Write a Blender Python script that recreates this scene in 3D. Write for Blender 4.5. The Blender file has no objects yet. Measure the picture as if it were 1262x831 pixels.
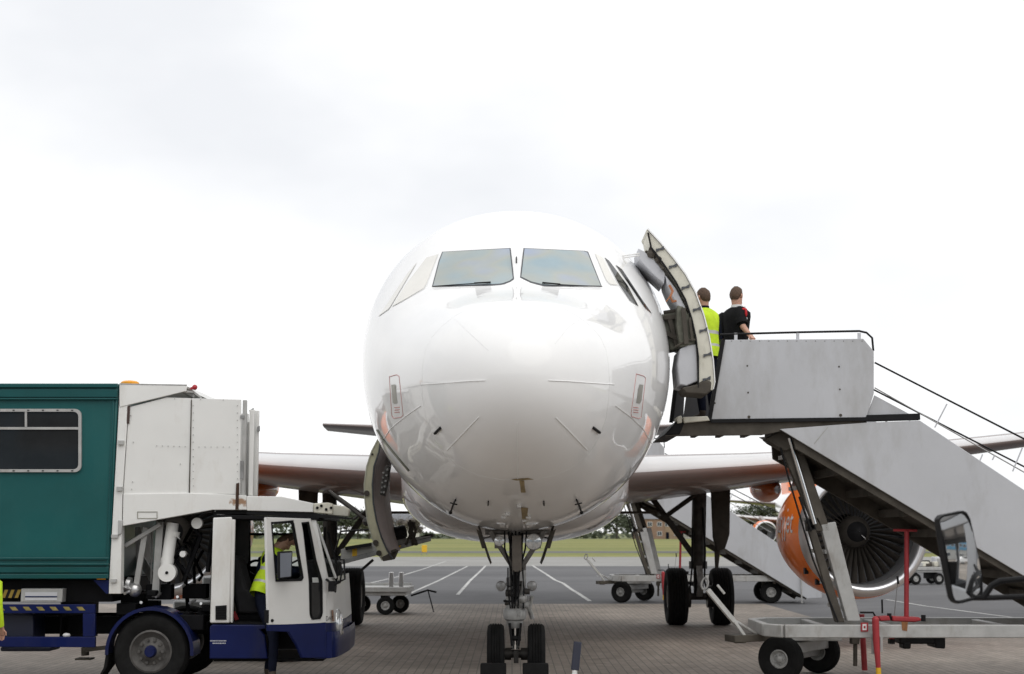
import bpy, bmesh, math, random
from mathutils import Vector, Matrix
random.seed(7)
S = bpy.context.scene
R = math.radians
# ------------------------------------------------------------------ camera
F_PX, PITCH, CAMH = 1873.0, math.atan((657 - 415.5) / 1873.0), 1.88
cd = bpy.data.cameras.new("camera")
cam = bpy.data.objects.new("camera", cd)
S.collection.objects.link(cam)
cam.location = (0, 0, CAMH)
cam.rotation_euler = (math.pi / 2 + PITCH, 0, 0)
cd.sensor_width = 36
cd.lens = F_PX / 1262 * 36
cd.clip_start, cd.clip_end = 0.1, 9000
cd.dof.use_dof = True
cd.dof.focus_distance = 16.5
cd.dof.aperture_fstop = 3.4
S.camera = cam
# ------------------------------------------------------------------ sky, sun
SUN_EL, SUN_AZ = R(52), R(150)          # azimuth measured from +Y towards +X
w = bpy.data.worlds.new("World"); S.world = w; w.use_nodes = True
wn, wl = w.node_tree.nodes, w.node_tree.links
bg = wn["Background"]; bg.inputs[1].default_value = 0.1
sky = wn.new("ShaderNodeTexSky"); sky.sky_type = 'NISHITA'; sky.sun_disc = False
sky.sun_elevation, sky.sun_rotation = SUN_EL, SUN_AZ
tc = wn.new("ShaderNodeTexCoord"); mp = wn.new("ShaderNodeMapping")
mp.inputs[1].default_value = (0.529, 2.6875, 8.711); mp.inputs[3].default_value = (1.3, 1, 2.6)
nz = wn.new("ShaderNodeTexNoise"); nz.inputs["Scale"].default_value = 1.6
nz.inputs["Detail"].default_value = 5; nz.inputs["Roughness"].default_value = 0.5
cr = wn.new("ShaderNodeValToRGB")
cr.color_ramp.elements[0].position = 0.36; cr.color_ramp.elements[0].color = (8.7, 8.85, 9.15, 1)
cr.color_ramp.elements[1].position = 0.58; cr.color_ramp.elements[1].color = (11.2, 11.2, 11.2, 1)
mx = wn.new("ShaderNodeMix"); mx.data_type = 'RGBA'; mx.inputs[0].default_value = 0.96
wl.new(tc.outputs["Generated"], mp.inputs[0]); wl.new(mp.outputs[0], nz.inputs["Vector"])
wl.new(nz.outputs[0], cr.inputs[0]); wl.new(sky.outputs[0], mx.inputs[6]); wl.new(cr.outputs[0], mx.inputs[7])
wl.new(mx.outputs[2], bg.inputs[0])
sd = bpy.data.lights.new("sun", 'SUN'); sd.energy = 0.9; sd.angle = R(62); sd.color = (1, .96, .9)
sun = bpy.data.objects.new("sun", sd); S.collection.objects.link(sun)
sv = Vector((math.cos(SUN_EL) * math.sin(SUN_AZ), math.cos(SUN_EL) * math.cos(SUN_AZ), math.sin(SUN_EL)))
sun.rotation_euler = sv.to_track_quat('Z', 'Y').to_euler()
S.view_settings.view_transform = 'Standard'; S.view_settings.look = 'None'
S.view_settings.exposure = 0.07; S.view_settings.gamma = 1.0
try: S.view_settings.use_curve_mapping = False
except Exception: pass
# ------------------------------------------------------------------ helpers
CT, ST = math.cos(PITCH), math.sin(PITCH)
def ray(px, py):
    u, v = (px - 631) / F_PX, (415.5 - py) / F_PX
    return Vector((u, CT - v * ST, ST + v * CT))
def P(px, py, Y):                       # the point seen at a pixel, at distance Y
    d = ray(px, py)
    return Vector((0, 0, CAMH)) + d * (Y / d.y)
def PP(px, py, p0, n):                  # pixel on a slanted plane
    d = ray(px, py); o = Vector((0, 0, CAMH))
    return o + d * ((p0 - o).dot(n) / d.dot(n))
def lin(r, g, b):
    f = lambda c: (c / 255 / 12.92) if c <= 10 else ((c / 255 + .055) / 1.055) ** 2.4
    return (f(r), f(g), f(b))
def M(name, col, rough=.5, metal=0., var=.1, scale=4., coat=0., bump=0., dirt=None, dirt_amt=.0, spec=None, bscale=60, stretch=None):
    m = bpy.data.materials.new(name); m.use_nodes = True
    nt = m.node_tree; n, l = nt.nodes, nt.links; b = n["Principled BSDF"]
    b.inputs["Roughness"].default_value = rough; b.inputs["Metallic"].default_value = metal
    b.inputs["Coat Weight"].default_value = coat; b.inputs["Coat Roughness"].default_value = .04
    if spec is not None: b.inputs["Specular IOR Level"].default_value = spec
    t = n.new("ShaderNodeTexCoord"); z = n.new("ShaderNodeTexNoise")
    z.inputs["Scale"].default_value = scale; z.inputs["Detail"].default_value = 6; z.inputs["Roughness"].default_value = .6
    src = t.outputs["Object"]
    if stretch:
        mpn = n.new("ShaderNodeMapping"); mpn.inputs[3].default_value = stretch
        l.new(src, mpn.inputs[0]); src = mpn.outputs[0]
    l.new(src, z.inputs["Vector"])
    rp = n.new("ShaderNodeValToRGB"); e = rp.color_ramp.elements
    e[0].position, e[1].position = .3, .7
    e[0].color = (*[c * (1 - var) for c in col], 1); e[1].color = (*[min(1, c * (1 + var)) for c in col], 1)
    l.new(z.outputs[0], rp.inputs[0]); out = rp.outputs[0]
    if dirt:
        z2 = n.new("ShaderNodeTexNoise"); z2.inputs["Scale"].default_value = scale * .7; z2.inputs["Detail"].default_value = 8
        z2.inputs["Roughness"].default_value = .7
        mp2 = n.new("ShaderNodeMapping"); mp2.inputs[1].default_value = (4, 7, 2); mp2.inputs[3].default_value = (1.4, 1.4, .5)
        l.new(t.outputs["Object"], mp2.inputs[0]); l.new(mp2.outputs[0], z2.inputs["Vector"])
        r2 = n.new("ShaderNodeValToRGB"); r2.color_ramp.elements[0].position = .52; r2.color_ramp.elements[1].position = .75
        r2.color_ramp.elements[1].color = (dirt_amt,) * 3 + (1,)
        l.new(z2.outputs[0], r2.inputs[0])
        q = n.new("ShaderNodeMix"); q.data_type = 'RGBA'
        l.new(r2.outputs[0], q.inputs[0]); l.new(out, q.inputs[6]); q.inputs[7].default_value = (*dirt, 1)
        out = q.outputs[2]
    l.new(out, b.inputs["Base Color"])
    if bump:
        zb = n.new("ShaderNodeTexNoise"); zb.inputs["Scale"].default_value = bscale; zb.inputs["Detail"].default_value = 4
        l.new(t.outputs["Object"], zb.inputs["Vector"])
        bp = n.new("ShaderNodeBump"); bp.inputs["Strength"].default_value = bump; bp.inputs["Distance"].default_value = .01
        l.new(zb.outputs[0], bp.inputs["Height"]); l.new(bp.outputs[0], b.inputs["Normal"])
    return m
ORG = Vector((0, 0, 0))
class MB:
    def __init__(s): s.v, s.f, s.m = [], [], []
    def add(s, vs, fs, mi=0):
        o = len(s.v); s.v += [Vector(p) for p in vs]
        for f in fs: s.f.append([o + i for i in f]); s.m.append(mi)
        return s
    def box(s, x0, x1, y0, y1, z0, z1, mi=0):
        vs = [(x, y, z) for x in (x0, x1) for y in (y0, y1) for z in (z0, z1)]
        return s.add(vs, [(0, 1, 3, 2), (4, 6, 7, 5), (0, 4, 5, 1), (2, 3, 7, 6), (0, 2, 6, 4), (1, 5, 7, 3)], mi)
    def bar(s, p, q, wd, h, up=(0, 0, 1), mi=0):
        p, q = Vector(p), Vector(q); d = (q - p).normalized(); up = Vector(up)
        if abs(d.dot(up)) > .98: up = Vector((0, 1, 0))
        a = d.cross(up).normalized(); b = a.cross(d).normalized(); vs = []
        for c in (p, q):
            for i, j in ((-1, -1), (1, -1), (1, 1), (-1, 1)): vs.append(c + a * (i * wd / 2) + b * (j * h / 2))
        return s.add(vs, [(0, 1, 2, 3), (7, 6, 5, 4), (0, 4, 5, 1), (1, 5, 6, 2), (2, 6, 7, 3), (3, 7, 4, 0)], mi)
    def tube(s, pts, r, n=8, mi=0, caps=True):
        pts = [Vector(p) for p in pts]; k = len(pts); rs = r if isinstance(r, (list, tuple)) else [r] * k
        vs, fs = [], []; a = None
        for i, p in enumerate(pts):
            d = (pts[min(i + 1, k - 1)] - pts[max(i - 1, 0)]).normalized()
            if a is None:
                up = Vector((0, 0, 1)) if abs(d.z) < .9 else Vector((0, 1, 0)); a = d.cross(up).normalized()
            a = (a - d * a.dot(d)).normalized(); b = d.cross(a)
            for j in range(n):
                t = 2 * math.pi * j / n; vs.append(p + (a * math.cos(t) + b * math.sin(t)) * rs[i])
        for i in range(k - 1):
            for j in range(n):
                fs.append((i * n + j, i * n + (j + 1) % n, (i + 1) * n + (j + 1) % n, (i + 1) * n + j))
        if caps: fs += [tuple(range(n - 1, -1, -1)), tuple(range((k - 1) * n, k * n))]
        return s.add(vs, fs, mi)
    def extrude(s, poly, vec, mi=0):    # polygon of 3-D points, pushed along vec
        poly = [Vector(p) for p in poly]; n = len(poly); vec = Vector(vec)
        return s.add(poly + [p + vec for p in poly], [tuple(range(n)), tuple(range(2 * n - 1, n - 1, -1))] +
                     [(i, (i + 1) % n, n + (i + 1) % n, n + i) for i in range(n)], mi)
    def pprism(s, pix, y0, y1, mi=0):
        return s.extrude([P(a, b, y0) for a, b in pix], (0, y1 - y0, 0), mi)
    def lathe(s, prof, o, axis, n=24, mi=0, closed=False):
        o, ax = Vector(o), Vector(axis).normalized()
        up = Vector((0, 0, 1)) if abs(ax.z) < .9 else Vector((1, 0, 0))
        a = ax.cross(up).normalized(); b = ax.cross(a); vs, fs = [], []
        for t, r in prof:
            for j in range(n):
                g = 2 * math.pi * j / n; vs.append(o + ax * t + (a * math.cos(g) + b * math.sin(g)) * max(r, 1e-4))
        k = len(prof)
        for i in range(k if closed else k - 1):
            i2 = (i + 1) % k
            for j in range(n): fs.append((i * n + j, i * n + (j + 1) % n, i2 * n + (j + 1) % n, i2 * n + j))
        return s.add(vs, fs, mi)
    def grid(s, rows, mi=0, wrap=False):
        k, n = len(rows), len(rows[0]); vs = [p for r in rows for p in r]; fs = []
        for i in range(k - 1):
            for j in range(n if wrap else n - 1):
                fs.append((i * n + j, i * n + (j + 1) % n, (i + 1) * n + (j + 1) % n, (i + 1) * n + j))
        return s.add(vs, fs, mi)
    def ball(s, c, r, n=10, mi=0, sc=(1, 1, 1)):
        c = Vector(c); rows = []
        for i in range(n // 2 + 1):
            t = math.pi * i / (n // 2)
            rows.append([c + Vector((math.sin(t) * math.cos(2 * math.pi * j / n) * sc[0], math.sin(t) * math.sin(2 * math.pi * j / n) * sc[1], math.cos(t) * sc[2])) * r for j in range(n)])
        return s.grid(rows, mi, True)
def mesh_of(name, mb, mats, org=None, angle=38, recalc=True):
    org = ORG if org is None else org
    me = bpy.data.meshes.new(name)
    me.from_pydata([tuple(p - org) for p in mb.v], [], mb.f)
    for m in (mats if isinstance(mats, (list, tuple)) else [mats]): me.materials.append(m)
    me.polygons.foreach_set("material_index", mb.m)
    bm = bmesh.new(); bm.from_mesh(me)
    bmesh.ops.remove_doubles(bm, verts=bm.verts, dist=1e-5)
    if recalc: bmesh.ops.recalc_face_normals(bm, faces=bm.faces)
    bm.to_mesh(me); bm.free()
    me.polygons.foreach_set("use_smooth", [True] * len(me.polygons))
    me.set_sharp_from_angle(angle=R(angle)); me.update()
    return me
SMALL = {"rivet", "frame_screw", "vent_slat", "small_lettering", "hose_bundle", "hydraulic_hose", "port_lettering", "lettering", "badge_lettering", "cargo_door_rivet", "hazard_stripe", "beam_hole", "pipe_fitting", "engine_bits", "body", "face", "rim"}
def pieces_of(mb):
    # groups of faces whose shapes lie well apart: each becomes a part of its own
    par = list(range(len(mb.v)))
    def find(i):
        while par[i] != i: par[i] = par[par[i]]; i = par[i]
        return i
    key = {}
    for i, p in enumerate(mb.v):
        k = (round(p.x, 4), round(p.y, 4), round(p.z, 4))
        if k in key: par[find(i)] = find(key[k])
        else: key[k] = i
    for f in mb.f:
        for j in f[1:]: par[find(j)] = find(f[0])
    isl = {}
    for f in mb.f: isl.setdefault(find(f[0]), set()).update(f)
    ids = list(isl); bb = []
    if len(ids) < 2 or len(ids) > 120: return None
    for i in ids:
        vs = [mb.v[j] for j in isl[i]]; bb.append(([min(v[k] for v in vs) for k in range(3)], [max(v[k] for v in vs) for k in range(3)]))
    g = list(range(len(ids)))
    def fg(i):
        while g[i] != i: i = g[i]
        return i
    sz = [max(b_[1][k] - b_[0][k] for k in range(3)) for b_ in bb]
    for i in range(len(ids)):
        for j in range(i):
            gap = math.sqrt(sum(max(0, bb[i][0][k] - bb[j][1][k], bb[j][0][k] - bb[i][1][k]) ** 2 for k in range(3)))
            if gap <= max(.02, .5 * max(sz[i], sz[j])): g[fg(i)] = fg(j)
    root = {i: fg(k) for k, i in enumerate(ids)}
    out = {}
    for f, m in zip(mb.f, mb.m): out.setdefault(root[find(f[0])], []).append((f, m))
    if len(out) < 2: return None
    res = []
    for fs in out.values():
        q = MB(); mp = {}
        for f, m in fs:
            for j in f:
                if j not in mp: mp[j] = len(q.v); q.v.append(mb.v[j])
            q.f.append([mp[j] for j in f]); q.m.append(m)
        res.append(q)
    return sorted(res, key=lambda q: -len(q.f))
def part(name, mb, mats, parent=None, bevel=0., label=None, angle=38, recalc=True, org=None):
    if name not in SMALL and len(mb.f) < 4000:
        ps = pieces_of(mb)
        if ps and len(ps) <= 40:
            obs = [part1(name, q, mats, parent, bevel, label, angle, recalc, org) for q in ps]
            return obs[0]
    o = part1(name, mb, mats, parent, bevel, label, angle, recalc, org)
    if name in SMALL and name not in ("body", "face", "rim"): o["kind"] = "stuff"
    return o
def part1(name, mb, mats, parent=None, bevel=0., label=None, angle=38, recalc=True, org=None):
    o = bpy.data.objects.new(name, mesh_of(name, mb, mats, org=org, angle=angle, recalc=recalc)); S.collection.objects.link(o)
    if parent is not None: o.parent = parent
    if bevel:
        b = o.modifiers.new("bevel", 'BEVEL'); b.width = bevel; b.segments = 2; b.limit_method = 'ANGLE'; b.angle_limit = R(40)
    if label: o["label"] = label
    return o
def inst(me, name, parent, loc=(0, 0, 0), rot=(0, 0, 0)):
    o = bpy.data.objects.new(name, me); S.collection.objects.link(o); o.parent = parent
    o.location, o.rotation_euler = loc, rot; return o
def tag(o, label, cat, group=None, kind=None):
    if label: o["label"] = label
    if cat: o["category"] = cat
    if group: o["group"] = group
    if kind: o["kind"] = kind
    return o
def thing(name, label, cat, loc, group=None):
    global ORG
    o = bpy.data.objects.new(name, None); S.collection.objects.link(o); o.empty_display_size = .2
    ORG = Vector(loc); o.location = loc
    return tag(o, label, cat, group)
def structure(name, mb, mat, label=None):
    global ORG
    ORG = Vector((0, 0, 0)); o = part(name, mb, mat); o["kind"] = "structure"
    if label: o["label"] = label
    return o
def copy_tree(o, parent=None, skip=()):
    c = o.copy(); S.collection.objects.link(c); c.parent = parent
    for ch in o.children:
        if ch.name.split('.')[0] not in skip: copy_tree(ch, c, skip)
    return c
def pchip(xs, ys):
    n = len(xs); h = [xs[i + 1] - xs[i] for i in range(n - 1)]; d = [(ys[i + 1] - ys[i]) / h[i] for i in range(n - 1)]
    m = [0.] * n; m[0], m[-1] = d[0], d[-1]
    for i in range(1, n - 1):
        if d[i - 1] * d[i] > 0:
            a, b = 2 * h[i] + h[i - 1], h[i] + 2 * h[i - 1]; m[i] = (a + b) / (a / d[i - 1] + b / d[i])
    def f(x):
        x = min(max(x, xs[0]), xs[-1]); i = 0
        while i < n - 2 and x > xs[i + 1]: i += 1
        t = (x - xs[i]) / h[i]
        return ((1 + 2 * t) * (1 - t) ** 2 * ys[i] + t * (1 - t) ** 2 * h[i] * m[i] + t * t * (3 - 2 * t) * ys[i + 1] + t * t * (t - 1) * h[i] * m[i + 1])
    return f
def text_mesh(txt, size):
    c = bpy.data.curves.new("txt", 'FONT'); c.body = txt; c.size = size; c.align_x = 'CENTER'; c.align_y = 'CENTER'; c.resolution_u = 3
    o = bpy.data.objects.new("txt", c); S.collection.objects.link(o)
    dg = bpy.context.evaluated_depsgraph_get(); me = bpy.data.meshes.new_from_object(o.evaluated_get(dg))
    vs = [v.co.copy() for v in me.vertices]; fs = [tuple(p.vertices) for p in me.polygons]
    bpy.data.objects.remove(o); bpy.data.curves.remove(c); bpy.data.meshes.remove(me)
    return vs, fs
# ------------------------------------------------------------------ materials
W_PLANE = M("plane white paint", (.89, .89, .885), .55, 0, .02, .8, coat=.85, spec=.04)
W_WING = M("wing grey paint", (.215, .178, .168), .42, 0, .08, 1.2, coat=.25, spec=.25)
ORANGE = M("orange gloss paint", (.95, .20, .014), .4, 0, .05, 2, coat=.4, spec=.2)
LIP = M("bare aluminium lip", (.78, .78, .8), .34, .9, .06, 2)
DARKM = M("dark fan metal", (.05, .05, .052), .4, .5, .2, 3)
BLADE = M("fan blade titanium", (.10, .088, .076), .42, .35, .2, 5)
STEEL = M("steel strut", (.30, .30, .30), .4, .5, .2, 8, dirt=(.06, .05, .04), dirt_amt=.7)
GREYM = M("grey gear paint", (.36, .36, .35), .42, .1, .2, 14, dirt=(.05, .045, .04), dirt_amt=.85)
GEARD = M("oily gear metal", (.065, .061, .057), .45, .3, .3, 9, spec=.12)
GEARN = M("nose gear grey-brown paint", (.17, .16, .15), .4, .2, .3, 12, dirt=(.04, .035, .03), dirt_amt=.8)
CHROME = M("chrome piston", (.8, .8, .8), .12, 1, .03, 4)
RUBBER = M("tyre rubber", (.013, .013, .013), .85, 0, .25, 10, bump=.2, spec=.12)
BLACK = M("black plastic", (.015, .015, .016), .5, 0, .2, 6, spec=.12)
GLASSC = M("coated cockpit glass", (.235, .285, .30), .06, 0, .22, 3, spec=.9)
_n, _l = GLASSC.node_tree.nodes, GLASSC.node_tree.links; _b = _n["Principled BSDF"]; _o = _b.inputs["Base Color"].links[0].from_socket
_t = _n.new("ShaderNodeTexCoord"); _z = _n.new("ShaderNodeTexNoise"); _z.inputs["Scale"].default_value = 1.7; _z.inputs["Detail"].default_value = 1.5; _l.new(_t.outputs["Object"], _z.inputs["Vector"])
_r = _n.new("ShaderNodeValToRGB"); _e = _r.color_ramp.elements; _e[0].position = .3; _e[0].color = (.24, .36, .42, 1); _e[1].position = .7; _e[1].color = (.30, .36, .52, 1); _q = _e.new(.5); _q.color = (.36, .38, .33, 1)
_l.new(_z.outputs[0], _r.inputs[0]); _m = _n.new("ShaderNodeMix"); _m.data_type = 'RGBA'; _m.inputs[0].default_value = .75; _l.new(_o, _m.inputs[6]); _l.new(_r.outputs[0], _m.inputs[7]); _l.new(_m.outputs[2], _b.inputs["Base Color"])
GLASSB = M("side glass with painted reflection", (.76, .74, .68), .12, 0, .05, 2, coat=.6)  # pale reflection put into the colour of the side panes
GLASSD = M("dark glass", (.022, .023, .024), .05, 0, .2, 2, spec=.4)
SEAL = M("window seal", (.07, .075, .085), .5, 0, .1, 5)
SEAM = M("panel seam", (.74, .74, .74), .5, 0, .08, 5)
STRIP = M("lightning strip", (.86, .86, .85), .3, 0, .03, 5)
REDL = M("red marking", (.52, .25, .24), .5, 0, .1, 9)
PROBE = M("static port plate", (.36, .35, .31), .4, .4, .1, 9)
BELLY = M("belly scuffs", (.30, .23, .12), .5, 0, .3, 12)
CREAM = M("door edge primer", (.66, .64, .55), .5, 0, .08, 6, dirt=(.3, .27, .2), dirt_amt=.5)
OLIVE = M("cargo door primer", (.56, .54, .38), .5, 0, .1, 5, dirt=(.16, .14, .09), dirt_amt=.6)
LINING = M("door lining", (.55, .56, .59), .5, 0, .05, 4)
LINER = M("cargo liner", (.62, .56, .56), .45, 0, .1, 4, dirt=(.2, .17, .16), dirt_amt=.5)
HINGE = M("hinge casting", (.16, .16, .13), .5, .3, .3, 12, spec=.12)
LENS = M("lamp lens", (.72, .74, .75), .1, .5, .2, 14, coat=1)
ALU = M("stair aluminium panel", (.50, .51, .535), .5, 0, .05, 1.1, dirt=(.34, .335, .325), dirt_amt=.8, bump=.18, bscale=2.2)
GALV = M("galvanised frame", (.42, .42, .41), .5, .15, .12, 5, dirt=(.16, .12, .08), dirt_amt=.55)
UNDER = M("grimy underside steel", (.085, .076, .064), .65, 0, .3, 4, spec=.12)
REDP = M("red jack paint", (.34, .028, .035), .5, 0, .15, 6)
YEL = M("yellow paint", (.7, .42, .02), .5, 0, .1, 6)
TRW = M("truck white panel", (.78, .78, .76), .42, 0, .04, 1.3, coat=.15, dirt=(.48, .43, .36), dirt_amt=.6)
RUST = M("rust streak", (.28, .12, .045), .8, 0, .4, 9)
GREEN = M("teal box paint", (.008, .088, .088), .38, 0, .12, 1.1, coat=.2, dirt=(.03, .12, .115), dirt_amt=.5, spec=.25)
GREENT = M("teal trim paint", (.007, .074, .075), .35, 0, .12, 1.5, coat=.2, spec=.25)
NAVY = M("truck blue paint", (.006, .012, .074), .35, 0, .15, 2, coat=.2, dirt=(.03, .03, .04), dirt_amt=.6, spec=.12)
CHASSIS = M("black chassis", (.006, .006, .007), .6, 0, .3, 5, spec=.12)
HIVIS = M("yellow hi-vis cloth", (.56, .78, .02), .75, 0, .16, 9, bump=1., bscale=14)
REFL = M("silver reflective tape", (.5, .5, .5), .4, .2, .1, 20)
NAVYC = M("navy cloth", (.006, .008, .018), .85, 0, .2, 9, bump=.4, bscale=25, spec=.12)
BLACKC = M("black cloth", (.012, .012, .013), .85, 0, .2, 9, bump=.4, bscale=25, spec=.12)
SKIN = M("skin", (.52, .29, .21), .55, 0, .08, 9)
HAIR = M("brown hair", (.085, .048, .028), .7, 0, .3, 40, bump=.8, bscale=90)
BOOT = M("work boot leather", (.05, .036, .026), .7, 0, .2, 12)
WHITEC = M("white cloth", (.7, .7, .7), .8, 0, .05, 9)
REDC = M("red cloth", (.55, .02, .03), .8, 0, .05, 9)
MIRROR = M("mirror silver", (.86, .87, .87), .015, 1, .01, 2)
EYE = M("eye", (.03, .025, .02), .2)
AMBER = M("amber lens", (.85, .35, .01), .3, 0, .05, 9)
SKYREF = M("polished steel drum", (.6, .6, .6), .3, .8, .1, 6)
# ------------------------------------------------------------------ setting
def ground_mat(name, cols, scales, rough=.8, bump=.15, bscale=30, spec=.4, streak=False):
    m = bpy.data.materials.new(name); m.use_nodes = True
    n, l = m.node_tree.nodes, m.node_tree.links; b = n["Principled BSDF"]
    b.inputs["Roughness"].default_value = rough; b.inputs["Specular IOR Level"].default_value = spec
    t = n.new("ShaderNodeTexCoord"); prev = None
    for i, ((c0, c1), sc) in enumerate(zip(cols, scales)):
        z = n.new("ShaderNodeTexNoise"); z.inputs["Scale"].default_value = sc; z.inputs["Detail"].default_value = 7
        z.inputs["Roughness"].default_value = .62
        if streak and i == 0:
            mp = n.new("ShaderNodeMapping"); mp.inputs[3].default_value = (.25, 1, 1); l.new(t.outputs["Object"], mp.inputs[0]); l.new(mp.outputs[0], z.inputs["Vector"])
        else: l.new(t.outputs["Object"], z.inputs["Vector"])
        r = n.new("ShaderNodeValToRGB"); r.color_ramp.elements[0].position, r.color_ramp.elements[1].position = .34, .66
        r.color_ramp.elements[0].color = (*c0, 1); r.color_ramp.elements[1].color = (*c1, 1); l.new(z.outputs[0], r.inputs[0])
        if prev is None: prev = r.outputs[0]
        else:
            q = n.new("ShaderNodeMix"); q.data_type = 'RGBA'; q.blend_type = 'MULTIPLY'; q.inputs[0].default_value = 1
            l.new(prev, q.inputs[6]); l.new(r.outputs[0], q.inputs[7]); prev = q.outputs[2]
    l.new(prev, b.inputs["Base Color"])
    zb = n.new("ShaderNodeTexNoise"); zb.inputs["Scale"].default_value = bscale; l.new(t.outputs["Object"], zb.inputs["Vector"])
    bp = n.new("ShaderNodeBump"); bp.inputs["Strength"].default_value = bump; bp.inputs["Distance"].default_value = .02
    l.new(zb.outputs[0], bp.inputs["Height"]); l.new(bp.outputs[0], b.inputs["Normal"])
    return m
ASPH = ground_mat("apron asphalt", [((.082, .082, .087), (.135, .135, .14)), ((.78, .78, .78), (1, 1, 1)), ((.8, .8, .8), (1.1, 1.1, 1.1))], [.12, 1.1, 40], streak=True)
CONC = ground_mat("pale concrete strip", [((.25, .245, .23), (.32, .315, .3)), ((.85, .85, .85), (1, 1, 1))], [.15, 3])
GRASS = ground_mat("airfield grass", [((.15, .175, .035), (.27, .26, .07)), ((.7, .7, .7), (1.05, 1.05, 1.05))], [.03, .9], rough=.9, bump=.4, bscale=6, streak=True)
LINE = ground_mat("worn white line paint", [((.42, .42, .41), (.62, .62, .6)), ((.75, .75, .75), (1, 1, 1))], [.5, 9])
FAR = ground_mat("far field", [((.10, .12, .04), (.16, .17, .06))], [.01])
# block paving: bond pattern, per-block tone, joints, stains
BRK = bpy.data.materials.new("concrete block paving"); BRK.use_nodes = True
n, l = BRK.node_tree.nodes, BRK.node_tree.links; b = n["Principled BSDF"]; b.inputs["Roughness"].default_value = .78
t = n.new("ShaderNodeTexCoord"); mp = n.new("ShaderNodeMapping"); mp.inputs[3].default_value = (1, 1, 1); mp.inputs[2].default_value = (0, 0, R(90))
l.new(t.outputs["Object"], mp.inputs[0])
bt = n.new("ShaderNodeTexBrick"); l.new(mp.outputs[0], bt.inputs["Vector"])
bt.inputs["Scale"].default_value = 1; bt.inputs["Brick Width"].default_value = .24; bt.inputs["Row Height"].default_value = .12
bt.inputs["Mortar Size"].default_value = .0085; bt.inputs["Mortar Smooth"].default_value = .3; bt.inputs["Bias"].default_value = -.1
bt.inputs["Color1"].default_value = (.345, .298, .252, 1); bt.inputs["Color2"].default_value = (.274, .235, .197, 1); bt.inputs["Mortar"].default_value = (.165, .148, .132, 1)
prev = bt.outputs["Color"]
for sc, lo, hi, st in ((.22, .60, 1.14, (1, 1, 1)), (.9, .8, 1.05, (1, .25, 1)), (1.3, .84, 1.06, (1, .5, 1)), (9., .9, 1.06, (1, 1, 1))):
    z = n.new("ShaderNodeTexNoise"); z.inputs["Scale"].default_value = sc; z.inputs["Detail"].default_value = 7; z.inputs["Roughness"].default_value = .65
    m2 = n.new("ShaderNodeMapping"); m2.inputs[3].default_value = st; l.new(t.outputs["Object"], m2.inputs[0]); l.new(m2.outputs[0], z.inputs["Vector"])
    r = n.new("ShaderNodeValToRGB"); r.color_ramp.elements[0].position, r.color_ramp.elements[1].position = .33, .67
    r.color_ramp.elements[0].color = (lo, lo, lo, 1); r.color_ramp.elements[1].color = (hi, hi, hi, 1)
    l.new(z.outputs[0], r.inputs[0]); q = n.new("ShaderNodeMix"); q.data_type = 'RGBA'; q.blend_type = 'MULTIPLY'; q.inputs[0].default_value = 1
    l.new(prev, q.inputs[6]); l.new(r.outputs[0], q.inputs[7]); prev = q.outputs[2]
z = n.new("ShaderNodeTexNoise"); z.inputs["Scale"].default_value = 1.9; z.inputs["Detail"].default_value = 3; l.new(t.outputs["Object"], z.inputs["Vector"])
r = n.new("ShaderNodeValToRGB"); r.color_ramp.elements[0].position, r.color_ramp.elements[1].position = .63, .72
r.color_ramp.elements[0].color = (1, 1, 1, 1); r.color_ramp.elements[1].color = (.62, .6, .58, 1); l.new(z.outputs[0], r.inputs[0])
q = n.new("ShaderNodeMix"); q.data_type = 'RGBA'; q.blend_type = 'MULTIPLY'; q.inputs[0].default_value = 1; l.new(prev, q.inputs[6]); l.new(r.outputs[0], q.inputs[7]); prev = q.outputs[2]
l.new(prev, b.inputs["Base Color"])
bp = n.new("ShaderNodeBump"); bp.inputs["Strength"].default_value = .5; bp.inputs["Distance"].default_value = .006; bp.invert = True
l.new(bt.outputs["Fac"], bp.inputs["Height"]); l.new(bp.outputs[0], b.inputs["Normal"])

def sheet(name, poly, z, mat):
    return structure(name, MB().add([(x, y, z) for x, y in poly], [tuple(range(len(poly)))]), mat)
rect = lambda x0, x1, y0, y1: [(x0, y0), (x1, y0), (x1, y1), (x0, y1)]
sheet("ground", rect(-4000, 4000, -1500, 6000), -.012, FAR)
sheet("apron", rect(-600, 600, -200, 88), -.004, ASPH)
sheet("concrete_taxiway", rect(-900, 900, 88, 122), -.004, CONC)
sheet("grass_verge", rect(-900, 900, 122, 146), -.004, GRASS)
sheet("perimeter_road", rect(-900, 900, 146, 160), -.004, ASPH)
sheet("grass_field", rect(-900, 900, 160, 470), -.004, GRASS)
sheet("block_paving", [(-60, -60), (60, -60), (60, 28.2), (6.75, 28.2), (6.75, 41.2), (-60, 41.2)], 0, BRK)
def gp(px, py):
    d = ray(px, py); k = -CAMH / d.z; return d.x * k, d.y * k
def line(pts, wd):
    pts = [Vector((*gp(*p), 0)) for p in pts]; rows = []
    for i, p in enumerate(pts):
        d = (pts[min(i + 1, len(pts) - 1)] - pts[max(i - 1, 0)]).normalized(); nn = Vector((-d.y, d.x, 0)) * wd / 2
        rows.append([p - nn + Vector((0, 0, .002)), p + nn + Vector((0, 0, .002))])
    return structure("painted_line", MB().grid(rows), LINE)
line([(599, 697), (590, 706), (580, 715), (573, 723), (564, 733)], .11)
line([(576, 698), (560, 706), (540, 716), (515, 727), (496, 736)], .11)
line([(549, 692), (520, 702), (490, 711), (455, 719), (400, 731)], .11)
line([(656, 697), (664, 702), (672, 707), (684, 715), (694, 719), (705, 727), (712, 731), (727, 741)], .12)
line([(1092, 739), (1140, 747), (1201, 755), (1262, 763)], .10)
line([(735, 710), (760, 712), (800, 716), (860, 724)], .10)
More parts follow.
